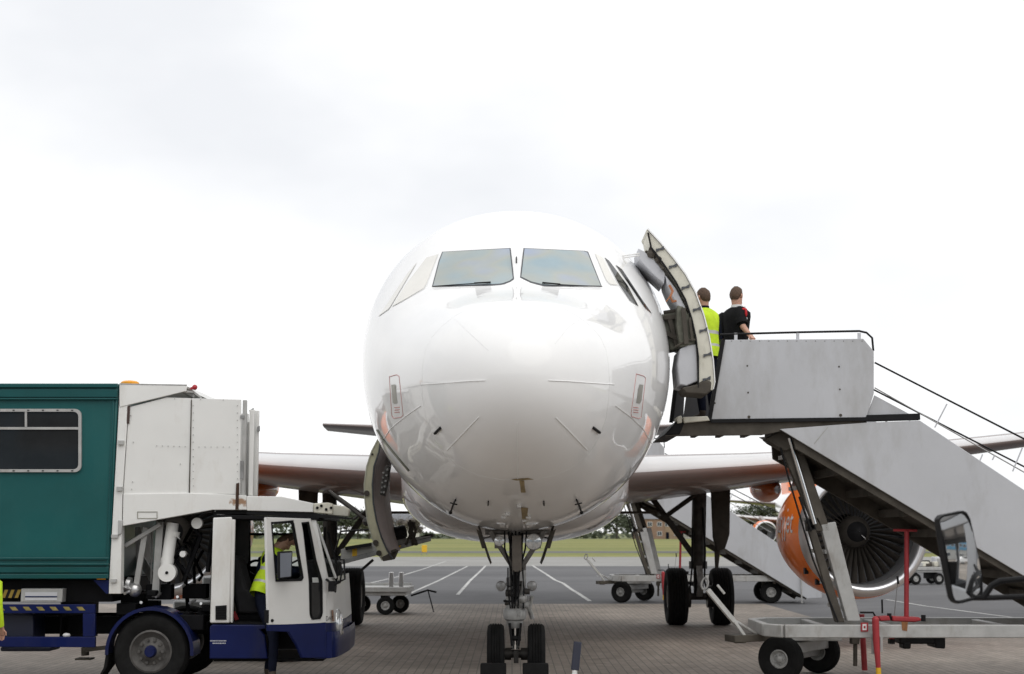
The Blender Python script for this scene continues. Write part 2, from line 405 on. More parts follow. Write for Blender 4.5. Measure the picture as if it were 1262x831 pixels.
line([(1100, 720), (1180, 722), (1280, 724)], .10)

# far terrace of brick houses
BRICKH = [M("terrace brick %s" % q, c, .85, 0, .15, 1.5, bump=.3, bscale=8) for q, c in (("brown", (.26, .17, .12)), ("buff", (.34, .25, .17)), ("cream render", (.6, .58, .53)))]
SLATE = M("grey roof slate", (.17, .175, .19), .7, 0, .15, 2)
PANEW = M("house window glass", (.05, .06, .07), .15, 0, .2, 3); FRW = M("white window frame", (.7, .7, .7), .5)
def house(x, y, wd, ht, mat, label, nwin=3):
    t = thing("terraced_house", label, "house", (x, y, 0), "terraced houses beyond the airfield grass")
    wl_ = MB(); d = 8
    wl_.box(x - wd / 2, x + wd / 2, y, y + d, 0, ht); wall = part("wall", wl_, mat, t)
    rf = MB().extrude([(x - wd / 2 - .3, y - .4, ht), (x - wd / 2 - .3, y + d + .4, ht), (x - wd / 2 - .3, y + d / 2, ht + 2.6)], (wd + .6, 0, 0)); roof = part("roof", rf, SLATE, t)
    part("chimney", MB().box(x + wd * .3 - .5, x + wd * .3 + .5, y + d / 2 - .5, y + d / 2 + .5, ht + 1.6, ht + 3.9), mat, roof, bevel=.05)
    for fl in range(2):
        for i in range(nwin):
            cx = x - wd / 2 + wd * (i + .5) / nwin; z = 1.0 + fl * 2.9
            if fl == 0 and i == nwin // 2:
                part("door", MB().box(cx - .5, cx + .5, y - .06, y + .02, 0, 2.1), NAVYC, t); continue
            wf = part("window", MB().box(cx - .75, cx + .75, y - .07, y + .02, z, z + 1.4), FRW, t)
            part("pane", MB().box(cx - .64, cx - .04, y - .09, y - .03, z + .1, z + 1.3).box(cx + .04, cx + .64, y - .09, y - .03, z + .1, z + 1.3), PANEW, wf)
hl = ["brown brick terraced house beside the ladder strut of the rear stairs", "buff brick terraced house in the middle of the row seen under the wing", "cream rendered house at the right end of the row seen under the wing"]
for i, (px, wd, ht, mi) in enumerate([(801, 9, 6.2, 0), (823, 8.5, 6.0, 1), (841, 7, 5.8, 2)]):
    p = P(px, 657, 478); house(p.x, 478 + i, wd, ht, BRICKH[mi], hl[i])
p = P(588, 657, 500); house(p.x, 500, 14, 5, BRICKH[2], "long pale house beneath the belly behind the nose leg", 4)
p = P(492, 657, 490); house(p.x, 490, 12, 5.4, BRICKH[2], "pale house among trees left of the belly, above the belt loader", 4)

# trees at the far edge of the field: trunk, limbs and a crown of many leaf clumps
LEAFS = [M("dark tree foliage", (.075, .09, .055), .8, 0, .4, .8), M("olive tree foliage", (.12, .125, .07), .8, 0, .4, .8), M("bare twig crown", (.17, .15, .13), .9, 0, .3, .8)]
BARK = M("bark", (.07, .055, .045), .9, 0, .3, 3)
def tree_meshes(seed, ht, wd, n):
    rnd = random.Random(seed); tr = MB(); cr_ = MB()
    tr.tube([(0, 0, 0), (.1, 0, ht * .3), (0, .1, ht * .6), (.1, 0, ht * .85)], [ht * .03, ht * .024, ht * .015, .05], 7)
    tips = []
    for k in range(9):
        a = rnd.uniform(0, 6.28); z0 = ht * rnd.uniform(.25, .6); r = wd * .5 * rnd.uniform(.5, 1); z1 = ht * rnd.uniform(.45, .95)
        q = Vector((math.cos(a) * r, math.sin(a) * r, z1)); tips.append(q); tr.tube([(0, 0, z0), q * .55 + Vector((0, 0, z0 * .35)), q], [ht * .011, ht * .007, .03], 5)
    for k in range(n):
        c = rnd.choice(tips) + Vector((rnd.gauss(0, wd * .16), rnd.gauss(0, wd * .16), rnd.gauss(0, ht * .1)))
        if c.z < ht * .14: c.z = ht * .2
        s_ = rnd.uniform(.18, .42); m3 = Matrix.Rotation(rnd.uniform(0, 6.28), 3, 'Z') @ Matrix.Rotation(rnd.uniform(0, 3.14), 3, 'X')
        cr_.add([c + m3 @ Vector(v) * s_ for v in ((-1, -.6, 0), (.2, -.9, .2), (1, 0, 0), (.1, .9, -.2))], [(0, 1, 2, 3)])
    return mesh_of("trunk", tr, BARK, org=Vector()), [mesh_of("crown", cr_, LF, org=Vector(), recalc=False) for LF in LEAFS]
TM = [tree_meshes(3, 8.5, 8, 2400), tree_meshes(4, 10, 9, 3000), tree_meshes(5, 6.5, 7, 1800), tree_meshes(6, 8, 5.5, 1500)]
tl = [(405, 480, 1, 0, 1), (330, 480, 0, 1, 1), (427, 470, 0, 0, 1), (441, 474, 2, 1, 1), (455, 482, 1, 0, .9), (470, 488, 3, 2, 1), (505, 476, 2, 2, .9), (760, 500, 0, 0, .9), (780, 484, 2, 0, .9), (854, 474, 2, 0, .8), (905, 480, 0, 0, .85), (930, 474, 1, 0, 1), (949, 478, 1, 1, 1),]
lab = {330: "olive tree behind the open lorry cab, seen through its window", 760: "dark tree just right of the white belly, under the wing", 780: "low dark tree between the belly and the rear stairs' ladder strut", 854: "low dark tree behind the right-hand main wheel leg", 405: "dark bushy tree behind the lift truck cab's windscreen", 427: "dark rounded tree left of the cargo door, beyond the grass", 441: "low olive tree on the skyline just left of the cargo door", 455: "tall dark tree behind the open cargo door",
       470: "narrow bare twiggy tree right of the cargo door", 505: "low bare tree at the belly's left edge", 905: "small dark tree above the rear stairs beside the main wheel leg", 930: "tallest dark tree between the main leg and the orange engine", 949: "olive tree touching the orange engine's left edge"}
def far_tree(px, Y, k, lf, sc, label, grp="trees along the far field edge"):
    p = P(px, 657, Y); t = thing("field_tree", label, "tree", (p.x, Y, 0), grp)
    t.scale = (sc, sc, sc); t.rotation_euler.z = px * .7
    inst(TM[k][0], "trunk", t); inst(TM[k][1][lf], "crown", t)
for px, Y, k, lf, sc in tl:
    far_tree(px, Y, k, lf, sc, lab.get(px, "distant tree on the skyline mostly hidden behind the airliner and vehicles"))
# continuous hedge and woodland beyond the houses
rnd = random.Random(11); hb = MB()
for k in range(9000):
    x = rnd.uniform(-420, 420); hgt = 3.2 + 2.2 * math.sin(x * .05) + 1.5 * math.sin(x * .17 + 1)
    c = Vector((x, rnd.uniform(505, 545), rnd.uniform(0, max(1.5, hgt)))); s_ = rnd.uniform(.5, 1.3)
    m3 = Matrix.Rotation(rnd.uniform(0, 6.28), 3, 'Z') @ Matrix.Rotation(rnd.uniform(0, 3.14), 3, 'X')
    hb.add([c + m3 @ Vector(v) * s_ for v in ((-1, -.6, 0), (.2, -.9, .2), (1, 0, 0), (.1, .9, -.2))], [(0, 1, 2, 3)])
ORG = Vector(); o = part("woodland", hb, LEAFS[0], recalc=False); tag(o, "far dark line of woodland and hedge along the horizon", "woodland", None, "stuff")
# yellow marker board on the grass
p = P(523, 683, 131); t = thing("airfield_marker", "small yellow airfield marker box on the grass left of the belly", "marker", (p.x, 131, 0))
part("box_body", MB().box(p.x - .22, p.x + .22, 130.9, 131.1, .25, .85), YEL, t, bevel=.03)
part("leg", MB().box(p.x - .25, p.x - .19, 130.97, 131.03, 0, .25), STEEL, t); part("leg", MB().box(p.x + .19, p.x + .25, 130.97, 131.03, 0, .25), STEEL, t)
# ------------------------------------------------------------------ airliner
AX, AY = .05, 14.1
tb_s = [0, .05, .15, .3, .7, 1.3, 2.0, 2.4, 2.9, 3.4, 4.0, 4.6, 5.2, 6, 7, 24, 28, 32, 35, 37.3]
U = [math.sqrt(x) for x in tb_s]
fw = pchip(U, [0, .245, .42, .58, .84, 1.085, 1.32, 1.46, 1.6, 1.72, 1.83, 1.905, 1.955, 1.975, 1.975, 1.975, 1.75, 1.25, .75, .2])
ft = pchip(U, [3.35, 3.585, 3.735, 3.87, 4.08, 4.265, 4.45, 4.58, 4.86, 5.19, 5.55, 5.86, 6.0, 6.04, 6.05, 6.05, 6.03, 5.95, 5.8, 5.5])
fb = pchip(U, [3.35, 3.11, 2.945, 2.79, 2.55, 2.345, 2.2, 2.13, 2.05, 1.99, 1.95, 1.92, 1.905, 1.9, 1.9, 1.9, 2.6, 3.7, 4.5, 5.1])
fz = pchip(U, [3.35, 3.35, 3.35, 3.36, 3.4, 3.48, 3.58, 3.64, 3.72, 3.8, 3.9, 4.0, 4.05, 4.07, 4.07, 4.07, 4.2, 4.7, 5.1, 5.3])
def fsec(s):
    u = math.sqrt(max(s, 0)); return fw(u), ft(u), fb(u), fz(u)
EXN = 2.06
def fpoint(s, a):                       # angle a from +x anticlockwise seen from the nose
    wd, zt, zb, zm = fsec(s); c, q = math.cos(a), math.sin(a)
    x = wd * math.copysign(abs(c) ** (2 / EXN), c); h = (zt - zm) if q >= 0 else (zm - zb)
    return Vector((AX + x, AY + s, zm + h * math.copysign(abs(q) ** (2 / EXN), q)))
def finside(p):
    s = p.y - AY
    if s <= 0: return 9.
    wd, zt, zb, zm = fsec(s); dx = abs(p.x - AX) / max(wd, 1e-6); dz = (p.z - zm); h = (zt - zm) if dz >= 0 else (zm - zb)
    return dx ** EXN + (abs(dz) / max(h, 1e-6)) ** EXN - 1
def fhit(px, py):
    d = ray(px, py); o = Vector((0, 0, CAMH)); y0, prev = AY + .001, AY
    y = y0
    while y < AY + 12:
        if finside(o + d * (y / d.y)) < 0: break
        prev = y; y += .06
    else: return None
    lo, hi = prev, y
    for _ in range(22):
        mdl = (lo + hi) / 2
        if finside(o + d * (mdl / d.y)) < 0: hi = mdl
        else: lo = mdl
    return o + d * (hi / d.y)
def fnorm(p):
    e = .004; g = Vector([finside(p + Vector(q) * e) - finside(p - Vector(q) * e) for q in ((1, 0, 0), (0, 1, 0), (0, 0, 1))])
    return g.normalized()
def foff(px, py, off):
    p = fhit(px, py); return None if p is None else p + fnorm(p) * off
def fpatch(poly, off, nx=18, ny=6):     # a convex pixel polygon laid on the skin
    xs = [p[0] for p in poly]; x0, x1 = min(xs) + .01, max(xs) - .01; rows = []
    for i in range(nx + 1):
        x = x0 + (x1 - x0) * i / nx; ys = []
        for (a, b_), (c, d) in zip(poly, poly[1:] + poly[:1]):
            if (a - x) * (c - x) <= 0 and a != c: ys.append(b_ + (d - b_) * (x - a) / (c - a))
        y0, y1 = min(ys), max(ys); row = [foff(x, y0 + (y1 - y0) * j / ny, off) for j in range(ny + 1)]
        if all(r is not None for r in row): rows.append(row)
    return MB().grid(rows)
def grow(poly, k):
    cx, cy = sum(p[0] for p in poly) / len(poly), sum(p[1] for p in poly) / len(poly); out = []
    for x, y in poly:
        d = math.hypot(x - cx, y - cy); out.append((cx + (x - cx) * (d + k) / d, cy + (y - cy) * (d + k) / d))
    return out
def fline(pts, r=.004, off=.002, n=8, mb=None):
    mb = mb or MB(); q = []
    for (a, b_), (c, d) in zip(pts, pts[1:]):
        for k in range(n): q.append(foff(a + (c - a) * k / n, b_ + (d - b_) * k / n, off))
    q.append(foff(*pts[-1], off)); q = [p for p in q if p is not None]
    if len(q) > 1: mb.tube(q, r, 5)
    return mb
plane = thing("airliner", "white twin-engine airliner seen nose-on with its front door open", "airliner", (AX, AY, 0))
NA = 200; ss = sorted(set([round(.3 + .12 * k, 3) for k in range(58)] + [.0004, .004, .012, .03, .06, .1, .15, .22, .3, .4, .52, .66, .82, 1.0, 1.2, 1.4, 1.62, 1.85, 2.1, 2.35, 2.6, 2.85, 3.1, 3.4, 3.7, 4.0, 4.3, 4.6, 4.9, 5.2, 5.6, 6, 6.5, 7, 9, 12, 16, 20, 24, 25, 26, 27, 28, 29.5, 31, 32.5, 34, 35.5, 36.6, 37.3]))
rows = [[fpoint(s, 2 * math.pi * j / NA) for j in range(NA)] for s in ss]
fus = part("fuselage", MB().grid(rows, wrap=True).add(rows[-1], [tuple(range(NA))]).add(rows[0], [tuple(range(NA))]), W_PLANE, plane, angle=80)
# cockpit windows
WIN = {0: [(545, 311.5), (631, 307), (632, 344), (628, 347), (618, 350.5), (606, 351), (534, 353.5)],
       1: [(643, 307), (723, 310.5), (740, 353), (672, 352), (655, 348), (642.5, 342)]}
for k, poly in WIN.items():
    fr = part("windscreen_frame", fpatch(grow(poly, 1.6), .004, 24, 6), SEAL, plane, angle=80)
    part("windscreen_pane", fpatch(poly, .008, 24, 6), GLASSC, fr, angle=80)
SIDE = [([(540, 314), (526, 318), (500, 352), (484, 378), (497, 371), (524, 355)], GLASSB, "side window with a pale reflection painted in"), ([(514, 324), (502, 338), (478, 374), (467, 390), (480, 381)], GLASSB, None),
        ([(733, 313), (743, 318), (756, 345), (761, 352), (752, 351), (747, 346)], GLASSB, "side window with a pale reflection painted in"), ([(745, 318), (750.5, 322), (773, 352), (786.5, 378), (776, 371), (763, 352)], GLASSD, None), ([(758.5, 327), (766, 332), (789, 367), (803, 387), (794.5, 380)], GLASSD, None)]
for poly, mt, lb in SIDE:
    fr = part("side_window_frame", fpatch(grow(poly, 1.0), .003, 16, 5), W_PLANE, plane, angle=80)
    part("side_window_pane", fpatch(poly, .007, 16, 5), mt, fr, angle=80, label=lb)
for sgn in (0, 1):
    pts = [(534, 355), (560, 353.2), (585, 351.6), (605, 350)] if sgn == 0 else [(741, 355), (715, 354.2), (690, 353), (668, 350.5)]
    wb = fline(pts, .006, .02); q = foff(*(pts[-1]), .02); wb.bar(q, foff(pts[-2][0], pts[-2][1] + .6, .03), .018, .014)
    part("wiper", wb, BLACK, plane)
part("probe", fline([(636.5, 318), (636.5, 325)], .008, .012), BLACK, plane)
# radome joint, lightning strips, seams
part("radome_joint", fline([(636, 369), (606, 372), (580, 379), (560, 390), (545, 402), (532, 416), (524, 432), (521, 450), (520, 472), (521, 492), (525, 515), (533, 538), (546, 558), (564, 574), (590, 586), (615, 591), (636, 592), (660, 591), (685, 586), (710, 574), (727, 558), (739, 538), (747, 515), (750, 492), (751, 472), (750, 450), (747, 432), (740, 416), (728, 402), (712, 390), (692, 379), (666, 372), (636, 369)], .0016, .0, 4), SEAM, plane)
strips = [[(598, 469), (575, 470), (550, 472), (519, 474)], [(676, 469), (700, 470), (725, 472), (757, 474)], [(590, 514), (575, 530), (551, 555)], [(685, 515), (700, 530), (724, 555)], [(637, 521), (637.5, 560), (638, 590)], [(519, 500), (500, 513), (482, 528), (470, 545)], [(758, 500), (776, 513), (792, 528), (803, 547)], [(560, 393), (580, 412), (602, 432)], [(716, 392), (700, 404), (684, 424)]]
for i, q in enumerate(strips): part("lightning_strip", fline(q, .0048 if i < 7 else .0016, .002 if i < 7 else 0, 6), STRIP if i < 7 else SEAM, plane)
# static plates, probes, drains
for sg, fr, pl in ((0, [(480, 464.5), (489, 462), (492, 464), (497, 512), (494, 514.5), (485, 515.5), (483, 512)], [(482.5, 474.5), (488, 473.5), (490, 497), (484.5, 498)]), (1, [(784, 461), (793, 463.5), (795.5, 466), (790, 514.5), (787, 516), (778.5, 513.5), (777.5, 510)], [(787, 473.5), (792.5, 474.5), (789.8, 498), (784, 496.5)])):
    pm = part("static_port_outline", fline(fr + fr[:1], .0045, .001, 4), REDL, plane)
    part("static_port_plate", fpatch(pl, .004, 4, 6), PROBE, pm)
    tx = MB()
    for k in range(3):
        y = 502 + k * 3; fline([(486.5, y + .5), (492.5, y)] if sg == 0 else [(780.5, y), (786.5, y + .6)], .005, .001, 3, tx)
    part("port_lettering", tx, REDL, pm)
for a, b_ in (((536.5, 534), (543.5, 527)), ((730.5, 527), (738.5, 533))): part("angle_vane", fline([a, b_], .016, .006, 3), BLACK, plane)
for sg in (-1, 1):
    cx = 636 + sg * 74; pb = fline([(cx - sg * 1, 613), (cx + sg * 2, 619), (cx + sg * 5, 628)], .011, .03, 3)
    q = foff(cx + sg * 5, 628, .04); pb.ball(q, .022); fline([(cx - sg * 2, 620), (cx + sg * 6, 618)], .008, .02, 3, pb)
    part("pitot_probe", pb, BLACK, plane)
    part("drain_mast", fline([(636 + sg * 34, 617), (636 + sg * 34.3, 622)], .008, .01, 3), BLACK, plane)
part("keel_marking", fpatch([(640, 592), (646, 592), (648, 607), (642, 607)], .003, 4, 4), BELLY, plane)
part("keel_marking", fpatch([(629, 590.5), (657, 588.5), (658, 591), (630, 592.6)], .002, 4, 4), BELLY, plane)
part("keel_stain", fpatch([(642, 625), (651, 626), (650, 642), (646, 646), (643, 640)], .003, 6, 6), BELLY, plane)
hb = MB()
for px, py in ((621, 636), (651, 636), (626, 632), (646, 640), (640, 622)): hb.ball(foff(px, py, .01), .03, 8)
part("belly_light", hb, LENS, plane)
# belly fairing
def bel(t):                              # half width, bottom, top
    k = math.sin(math.pi * min(max(t, 0), 1)) ** .55
    return k
rows = []
for i in range(25):
    t = .002 + .996 * i / 24; s = 9.3 + 12.7 * t; k = math.sin(math.pi * t) ** .5; row = []
    hw, zb = 1.25 + .93 * k, 1.98 - .29 * k
    for j in range(33):
        a = math.pi + math.pi * j / 32; c, q = math.cos(a), math.sin(a)
        row.append(Vector((AX + hw * math.copysign(abs(c) ** .8, c), AY + s, 3.0 + (3.0 - zb) * math.copysign(abs(q) ** .72, q))))
    rows.append(row)
part("belly_fairing", MB().grid(rows), W_PLANE, plane, angle=70)
# wings
LE_SHEEN = M('leading edge with painted sky sheen', (.62, .61, .61), .35, 0, .05, 1.5, coat=.7)  # pale band paints in the sky reflected along the upper leading edge
def airfoil(chord, tc, n=20):
    pts = []
    for i in range(n + 1):
        x = .5 * (1 - math.cos(math.pi * i / n)); yt = 5 * tc * (.2969 * math.sqrt(x) - .126 * x - .3516 * x * x + .2843 * x ** 3 - .1036 * x ** 4)
        cb = .02 * math.sin(math.pi * x); pts.append((x * chord, (cb + yt) * chord, (cb - yt) * chord))
    return [(a, b_) for a, b_, _ in pts] + [(a, c) for a, _, c in pts[-2:0:-1]]
def wing_surface(name, stations, mat, sg, flat=True):
    rows = []
    for (x, s, z, ch, tc, tw) in stations:
        row = []
        for a, b_ in airfoil(ch, tc):
            a2 = a * math.cos(tw) + b_ * math.sin(tw); b2 = b_ * math.cos(tw) - a * math.sin(tw)
            row.append(Vector((AX + sg * x, AY + s + a2, z + b2)))
        rows.append(row)
    g = MB().grid(rows, wrap=True); n_ = len(rows[0])
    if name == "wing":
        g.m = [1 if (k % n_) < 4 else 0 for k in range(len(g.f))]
    return part(name, g.add(rows[-1], [tuple(range(len(rows[-1])))]), [mat, LE_SHEEN], plane, angle=50)
for sg in (1, -1):
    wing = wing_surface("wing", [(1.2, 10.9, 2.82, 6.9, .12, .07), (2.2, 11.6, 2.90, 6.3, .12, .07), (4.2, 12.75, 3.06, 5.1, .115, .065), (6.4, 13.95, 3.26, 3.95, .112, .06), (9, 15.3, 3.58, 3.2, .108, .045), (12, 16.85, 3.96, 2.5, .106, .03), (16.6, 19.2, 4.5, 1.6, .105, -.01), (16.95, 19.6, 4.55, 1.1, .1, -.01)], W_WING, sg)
    for fx, fs, fzz, ln in ((5.15, 17.0, 2.72, 3.0), (8.6, 17.3, 3.18, 2.6), (11.6, 18.5, 3.62, 2.3)):
        rows = []
        for i in range(13):
            t = i / 12; r = .28 * math.sin(math.pi * (.04 + .92 * t)) ** .6
            rows.append([Vector((AX + sg * fx + r * .8 * math.cos(6.2832 * j / 14), AY + fs - 1.2 + ln * t, fzz + .12 * t + r * math.sin(6.2832 * j / 14))) for j in range(14)])
        part("flap_track_fairing", MB().grid(rows, wrap=True), ORANGE, wing)
    wing_surface("tailplane", [(.3, 31.4, 4.85, 3.6, .1, .09), (3.2, 33.3, 5.12, 2.5, .1, .09), (6.2, 35.2, 5.38, 1.4, .09, .09)], W_WING, sg)
rows = []
for z, s, ch in ((5.7, 28.2, 6.6), (6.6, 29.7, 5.5), (9.0, 31.9, 3.9), (11.7, 34.3, 2.3)): rows.append([Vector((AX + b_, AY + s + a, z)) for a, b_ in airfoil(ch, .1)])
rows = [[Vector((p.x - .02 * 0, p.y, p.z)) for p in r] for r in rows]
part("tail_fin", MB().grid(rows, wrap=True).add(rows[-1], [tuple(range(len(rows[-1])))]), ORANGE, plane)
# engines
def fan_blade_mesh():
    mb = MB(); top, bot = [], []
    for i in range(6):
        t = i / 5; r = .27 + .59 * t; tw = R(28 + 32 * t); ch = .15 + .06 * t; row = []
        for k in (-1, -.3, .4, 1):
            u = k * ch / 2; row.append(Vector((u * math.sin(tw) * .55 + .03 * t * t, u * math.cos(tw), r)) + Vector((.012 * (1 - k * k), 0, 0)))
        top.append(row)
    return mb.grid(top)
BL = mesh_of("fan_blade", fan_blade_mesh(), BLADE, org=Vector(), recalc=False)
txv, txf = text_mesh("easyJet", .62)
for sg in (1, -1):
    ex, es, ez = AX + sg * 5.73, AY + 10.9, 1.90
    o = (ex, es, ez); ax = (0, 1, 0)
    prof = [(.25, 1.06), (.5, 1.10), (.9, 1.128), (1.3, 1.135), (1.9, 1.10), (2.6, 1.02), (3.2, .93), (3.25, .9), (3.2, .86), (2.4, .86)]
    eng = part("engine", MB().lathe(prof, o, ax, 64), ORANGE, plane)
    # lip and inlet barrel
    lp = []
    for k in range(17):
        a = R(-82 + 200 * k / 16); lp.append((.16 - .16 * math.cos(a - R(15)), .945 + .098 * math.sin(a - R(15)) if a > 0 else .945 + .085 * math.sin(a - R(15))))
    lp = [(.25, 1.062), (.15, 1.045), (.07, 1.018), (.025, .988), (.004, .962), (0, .945), (.008, .922), (.035, .898), (.09, .878), (.17, .869), (.32, .865)]
    part("inlet_lip", MB().lathe(lp, o, ax, 64), LIP, eng)
    part("inlet_liner", MB().lathe([(.32, .865), (.5, .868), (.8, .875), (1.0, .88), (1.4, .88), (1.42, .3)], o, ax, 48), M("inlet acoustic liner", (.2, .2, .21), .4, .4, .1, 6) if sg == 1 else bpy.data.materials["inlet acoustic liner"], eng)
    sp = [(.48, .004), (.50, .04), (.56, .10), (.66, .17), (.78, .235), (.88, .27), (1.0, .27)]
    spn = part("spinner", MB().lathe(sp[:4], o, ax, 32).lathe(sp[3:], o, ax, 32, 1), [BLACK, BLADE], eng)
    part("spinner_mark", MB().add([(ex + .02 + .05 * i * .6, es + .53 + .034 * i - .012, ez - .03 - .018 * i) for i in range(4)] + [(ex + .05 + .05 * i * .6, es + .53 + .034 * i - .012, ez - .07 - .02 * i) for i in range(4)], [(0, 1, 5, 4), (1, 2, 6, 5), (2, 3, 7, 6)]), WHITEC, spn, recalc=False)
    for k in range(36): inst(BL, "fan_blade", eng, Vector((ex, es + .90, ez)) - ORG, (0, 2 * math.pi * k / 36, 0))
    part("core_cowl", MB().lathe([(2.3, .62), (3.2, .6), (4.1, .42), (4.4, .34), (4.42, .3), (4.9, .02)], o, ax, 32), STEEL, eng)
    part("pylon", MB().extrude([(ex - .16, es + .9, ez + 1.1), (ex - .16, es + 3.2, ez + .8), (ex - .16, es + 6.0, ez + .8), (ex - .16, es + 5.2, ez + 1.3), (ex - .16, es + 3.0, ez + 1.55)], (.32, 0, 0)), W_WING, plane, bevel=.05)
    fe = pchip([p[0] for p in prof[:7]], [p[1] for p in prof[:7]])
    def onn(v, dz=0):                     # lettering on the inboard cowl, reading towards the lip
        t = 1.35 - v.x * .95; r = fe(t) + .006; a = (v.y + .17) / 1.15
        return Vector((ex - sg * r * math.cos(a), es + t, ez + r * math.sin(a)))
    if sg < 0: txv = [Vector((-v.x, v.y, 0)) for v in txv]
    part("lettering", MB().add([onn(v) for v in txv], txf), WHITEC, eng, recalc=False)
    lat = MB()
    for t, a in ((.5, -.62), (.42, -.84)):
        r = fe(t) + .012; c = Vector((ex - sg * r * math.cos(a), es + t, ez + r * math.sin(a))); lat.box(c.x - .03, c.x + .03, c.y - .06, c.y + .06, c.z - .05, c.z + .05)
    part("cowl_latch", lat, BLACK, eng)
# wheels
def tyre_prof(wd, r, rim, grooves=4):
    h = wd / 2; pr = [(-h * .72, rim), (-h * .92, rim + (r - rim) * .25), (-h, rim + (r - rim) * .55), (-h * .93, r - (r - rim) * .16), (-h * .72, r - .012)]
    for g in range(grooves):
        c = -h * .6 + 1.2 * h * (g + .5) / grooves; q = h * .045; pr += [(c - q * 1.6, r), (c - q, r - .011), (c + q, r - .011), (c + q * 1.6, r)]
    return pr + [(-a, b_) for a, b_ in pr[4::-1]]
def wheel(parent, c, ax, r, wd, rim, rimmat=GREYM, nuts=8, grooves=4, n=40, name="wheel"):
    c = Vector(c); ax = Vector(ax).normalized()
    ty = part(name, MB().lathe(tyre_prof(wd, r, rim, grooves), c, ax, n), RUBBER, parent, angle=30)
    rm = MB()
    for sg in (1, -1):
        h = sg * wd / 2
        rm.lathe([(h * .74, rim + .004), (h * .80, rim * .93), (h * .6, rim * .84), (h * .42, rim * .66), (h * .5, rim * .46), (h * .62, rim * .40), (h * .72, rim * .3), (h * .74, .001)], c, ax, 28)
        up = Vector((0, 0, 1)) if abs(ax.z) < .9 else Vector((1, 0, 0)); a = ax.cross(up).normalized(); b_ = ax.cross(a)
        for k in range(nuts):
            g = 6.2832 * k / nuts; q = c + ax * (h * .52) + (a * math.cos(g) + b_ * math.sin(g)) * rim * .56; rm.tube([q - ax * sg * .01, q + ax * sg * .025], rim * .075, 6)
    part("rim", rm, rimmat, ty)
    return ty
# nose leg
NY = 19.1; gear = part("nose_leg", MB().tube([(AX, NY, 2.1), (AX, NY, 1.2)], .085, 16).tube([(AX, NY, 1.28), (AX, NY, 1.02)], [.115, .125], 18), GEARN, plane)
G = lambda px, py, dy=0.: P(px, py, NY + dy)
part("drag_brace", MB().bar(G(604, 655, -.1), G(632, 699, -.05), .075, .055).bar(G(671, 655, -.1), G(643, 699, -.05), .075, .055).bar(G(630, 694, -.05), G(630, 740, -.02), .05, .05).bar(G(646, 694, -.05), G(645, 740, -.02), .05, .05), GEARN, gear, bevel=.008)
part("brace_strut", MB().bar(G(637, 660, -.14), G(637, 705, -.12), .12, .05), M("brown strut", (.17, .15, .13), .45, .3, .2, 8), gear, bevel=.01)
part("crossbar", MB().tube([G(598, 656, -.02), G(678, 656, -.02)], .035, 10).tube([G(612, 653, .1), G(664, 653, .1)], .06, 10).bar(G(612, 660, -.04), G(612, 676, -.04), .05, .1).bar(G(664, 660, -.04), G(664, 676, -.04), .05, .1), GEARN, gear)
def lamp(px, py, rpx, dy, mat=LENS):
    c = G(px, py, dy); r = rpx / 97.5
    lb = part("gear_lamp", MB().lathe([(.16, r * .35), (.12, r * .75), (.03, r * 1.0), (0, r * 1.06), (-.015, r * 1.02), (-.012, r * .93)], c, (0, 1, 0), 24), STEEL, gear)
    part("lens", MB().lathe([(-.012, r * .93), (-.022, r * .6), (-.026, 0)], c, (0, 1, 0), 24).box(c.x - .006, c.x + .006, c.y - .034, c.y - .02, c.z - r * .8, c.z + r * .8), mat, lb)
lamp(615.3, 667, 6.2, -.2); lamp(657.8, 668, 9.6, -.2)
lamp(617.5, 722.5, 6, -.14, STEEL); lamp(655.5, 722.5, 6, -.14, STEEL)
for sg in (-1, 1):
    dpn = [(636 + sg * 50, 640), (636 + sg * 46, 653), (636 + sg * 31.5, 696), (636 + sg * 35, 688)]
    a, b_, c, d = [G(*q) for q in dpn]
    part("gear_door", MB().extrude([a, b_, c, d], (0, 1.25, 0)).extrude([G(636 + sg * 49, 652), G(636 + sg * 44, 655), G(636 + sg * 37, 676), G(636 + sg * 42, 676)], (0, .06, 0)), UNDER, gear)
    part("door_link", MB().tube([G(636 + sg * 42, 664, .1), G(636 + sg * 24, 660, .1)], .012, 6), STEEL, gear)
part("torque_collar", MB().lathe([(0, .10), (.02, .135), (.06, .145), (.12, .145), (.16, .125)], G(634.5, 756, -.0) - Vector((0, 0, .09)), (0, 0, 1), 24), GREYM, gear)
part("oleo_sleeve", MB().tube([G(634.5, 749), G(634.5, 754), G(634.5, 768), G(635, 774)], [.13, .11, .10, .078], 20).tube([G(631, 735, -.05), G(631, 752, -.05)], .075, 12), GREYM, gear)
part("hydraulic_unit", MB().ball(G(644, 738, -.15), .062, 12).tube([G(636, 742, -.1), G(652, 746, -.12)], .05, 10).tube([G(646, 703, -.1), G(645, 724, -.12), G(641, 745, -.1)], .028, 8).tube([G(655, 735, -.05), G(652, 750, .0), G(656, 762, .05)], .03, 8).bar(G(628, 724, -.12), G(628, 738, -.12), .06, .06), GREYM, gear)
part("label_plate", MB().bar(G(642.5, 704, -.13), G(641.5, 716, -.13), .055, .01, up=(0, 1, 0)), WHITEC, gear)
hs = MB()
for k in range(7):
    x0 = 622 + k * 4.5; hs.tube([G(x0, 655 + (k % 3), -.08), G(x0 + 3 * math.sin(k * 2), 676, -.14), G(x0 * .5 + 318 + 4 * math.sin(k), 700, -.1), G(634 + 3 * math.cos(k * 1.7), 742, -.13)], .011, 6)
for k in range(6):
    x0 = 626 + k * 3.6; hs.tube([G(x0, 700 + 3 * (k % 2), -.13), G(x0 + 2.5 * math.sin(k * 3), 726, -.2), G(x0 + 3 * math.cos(k), 750, -.17)], .009, 6)
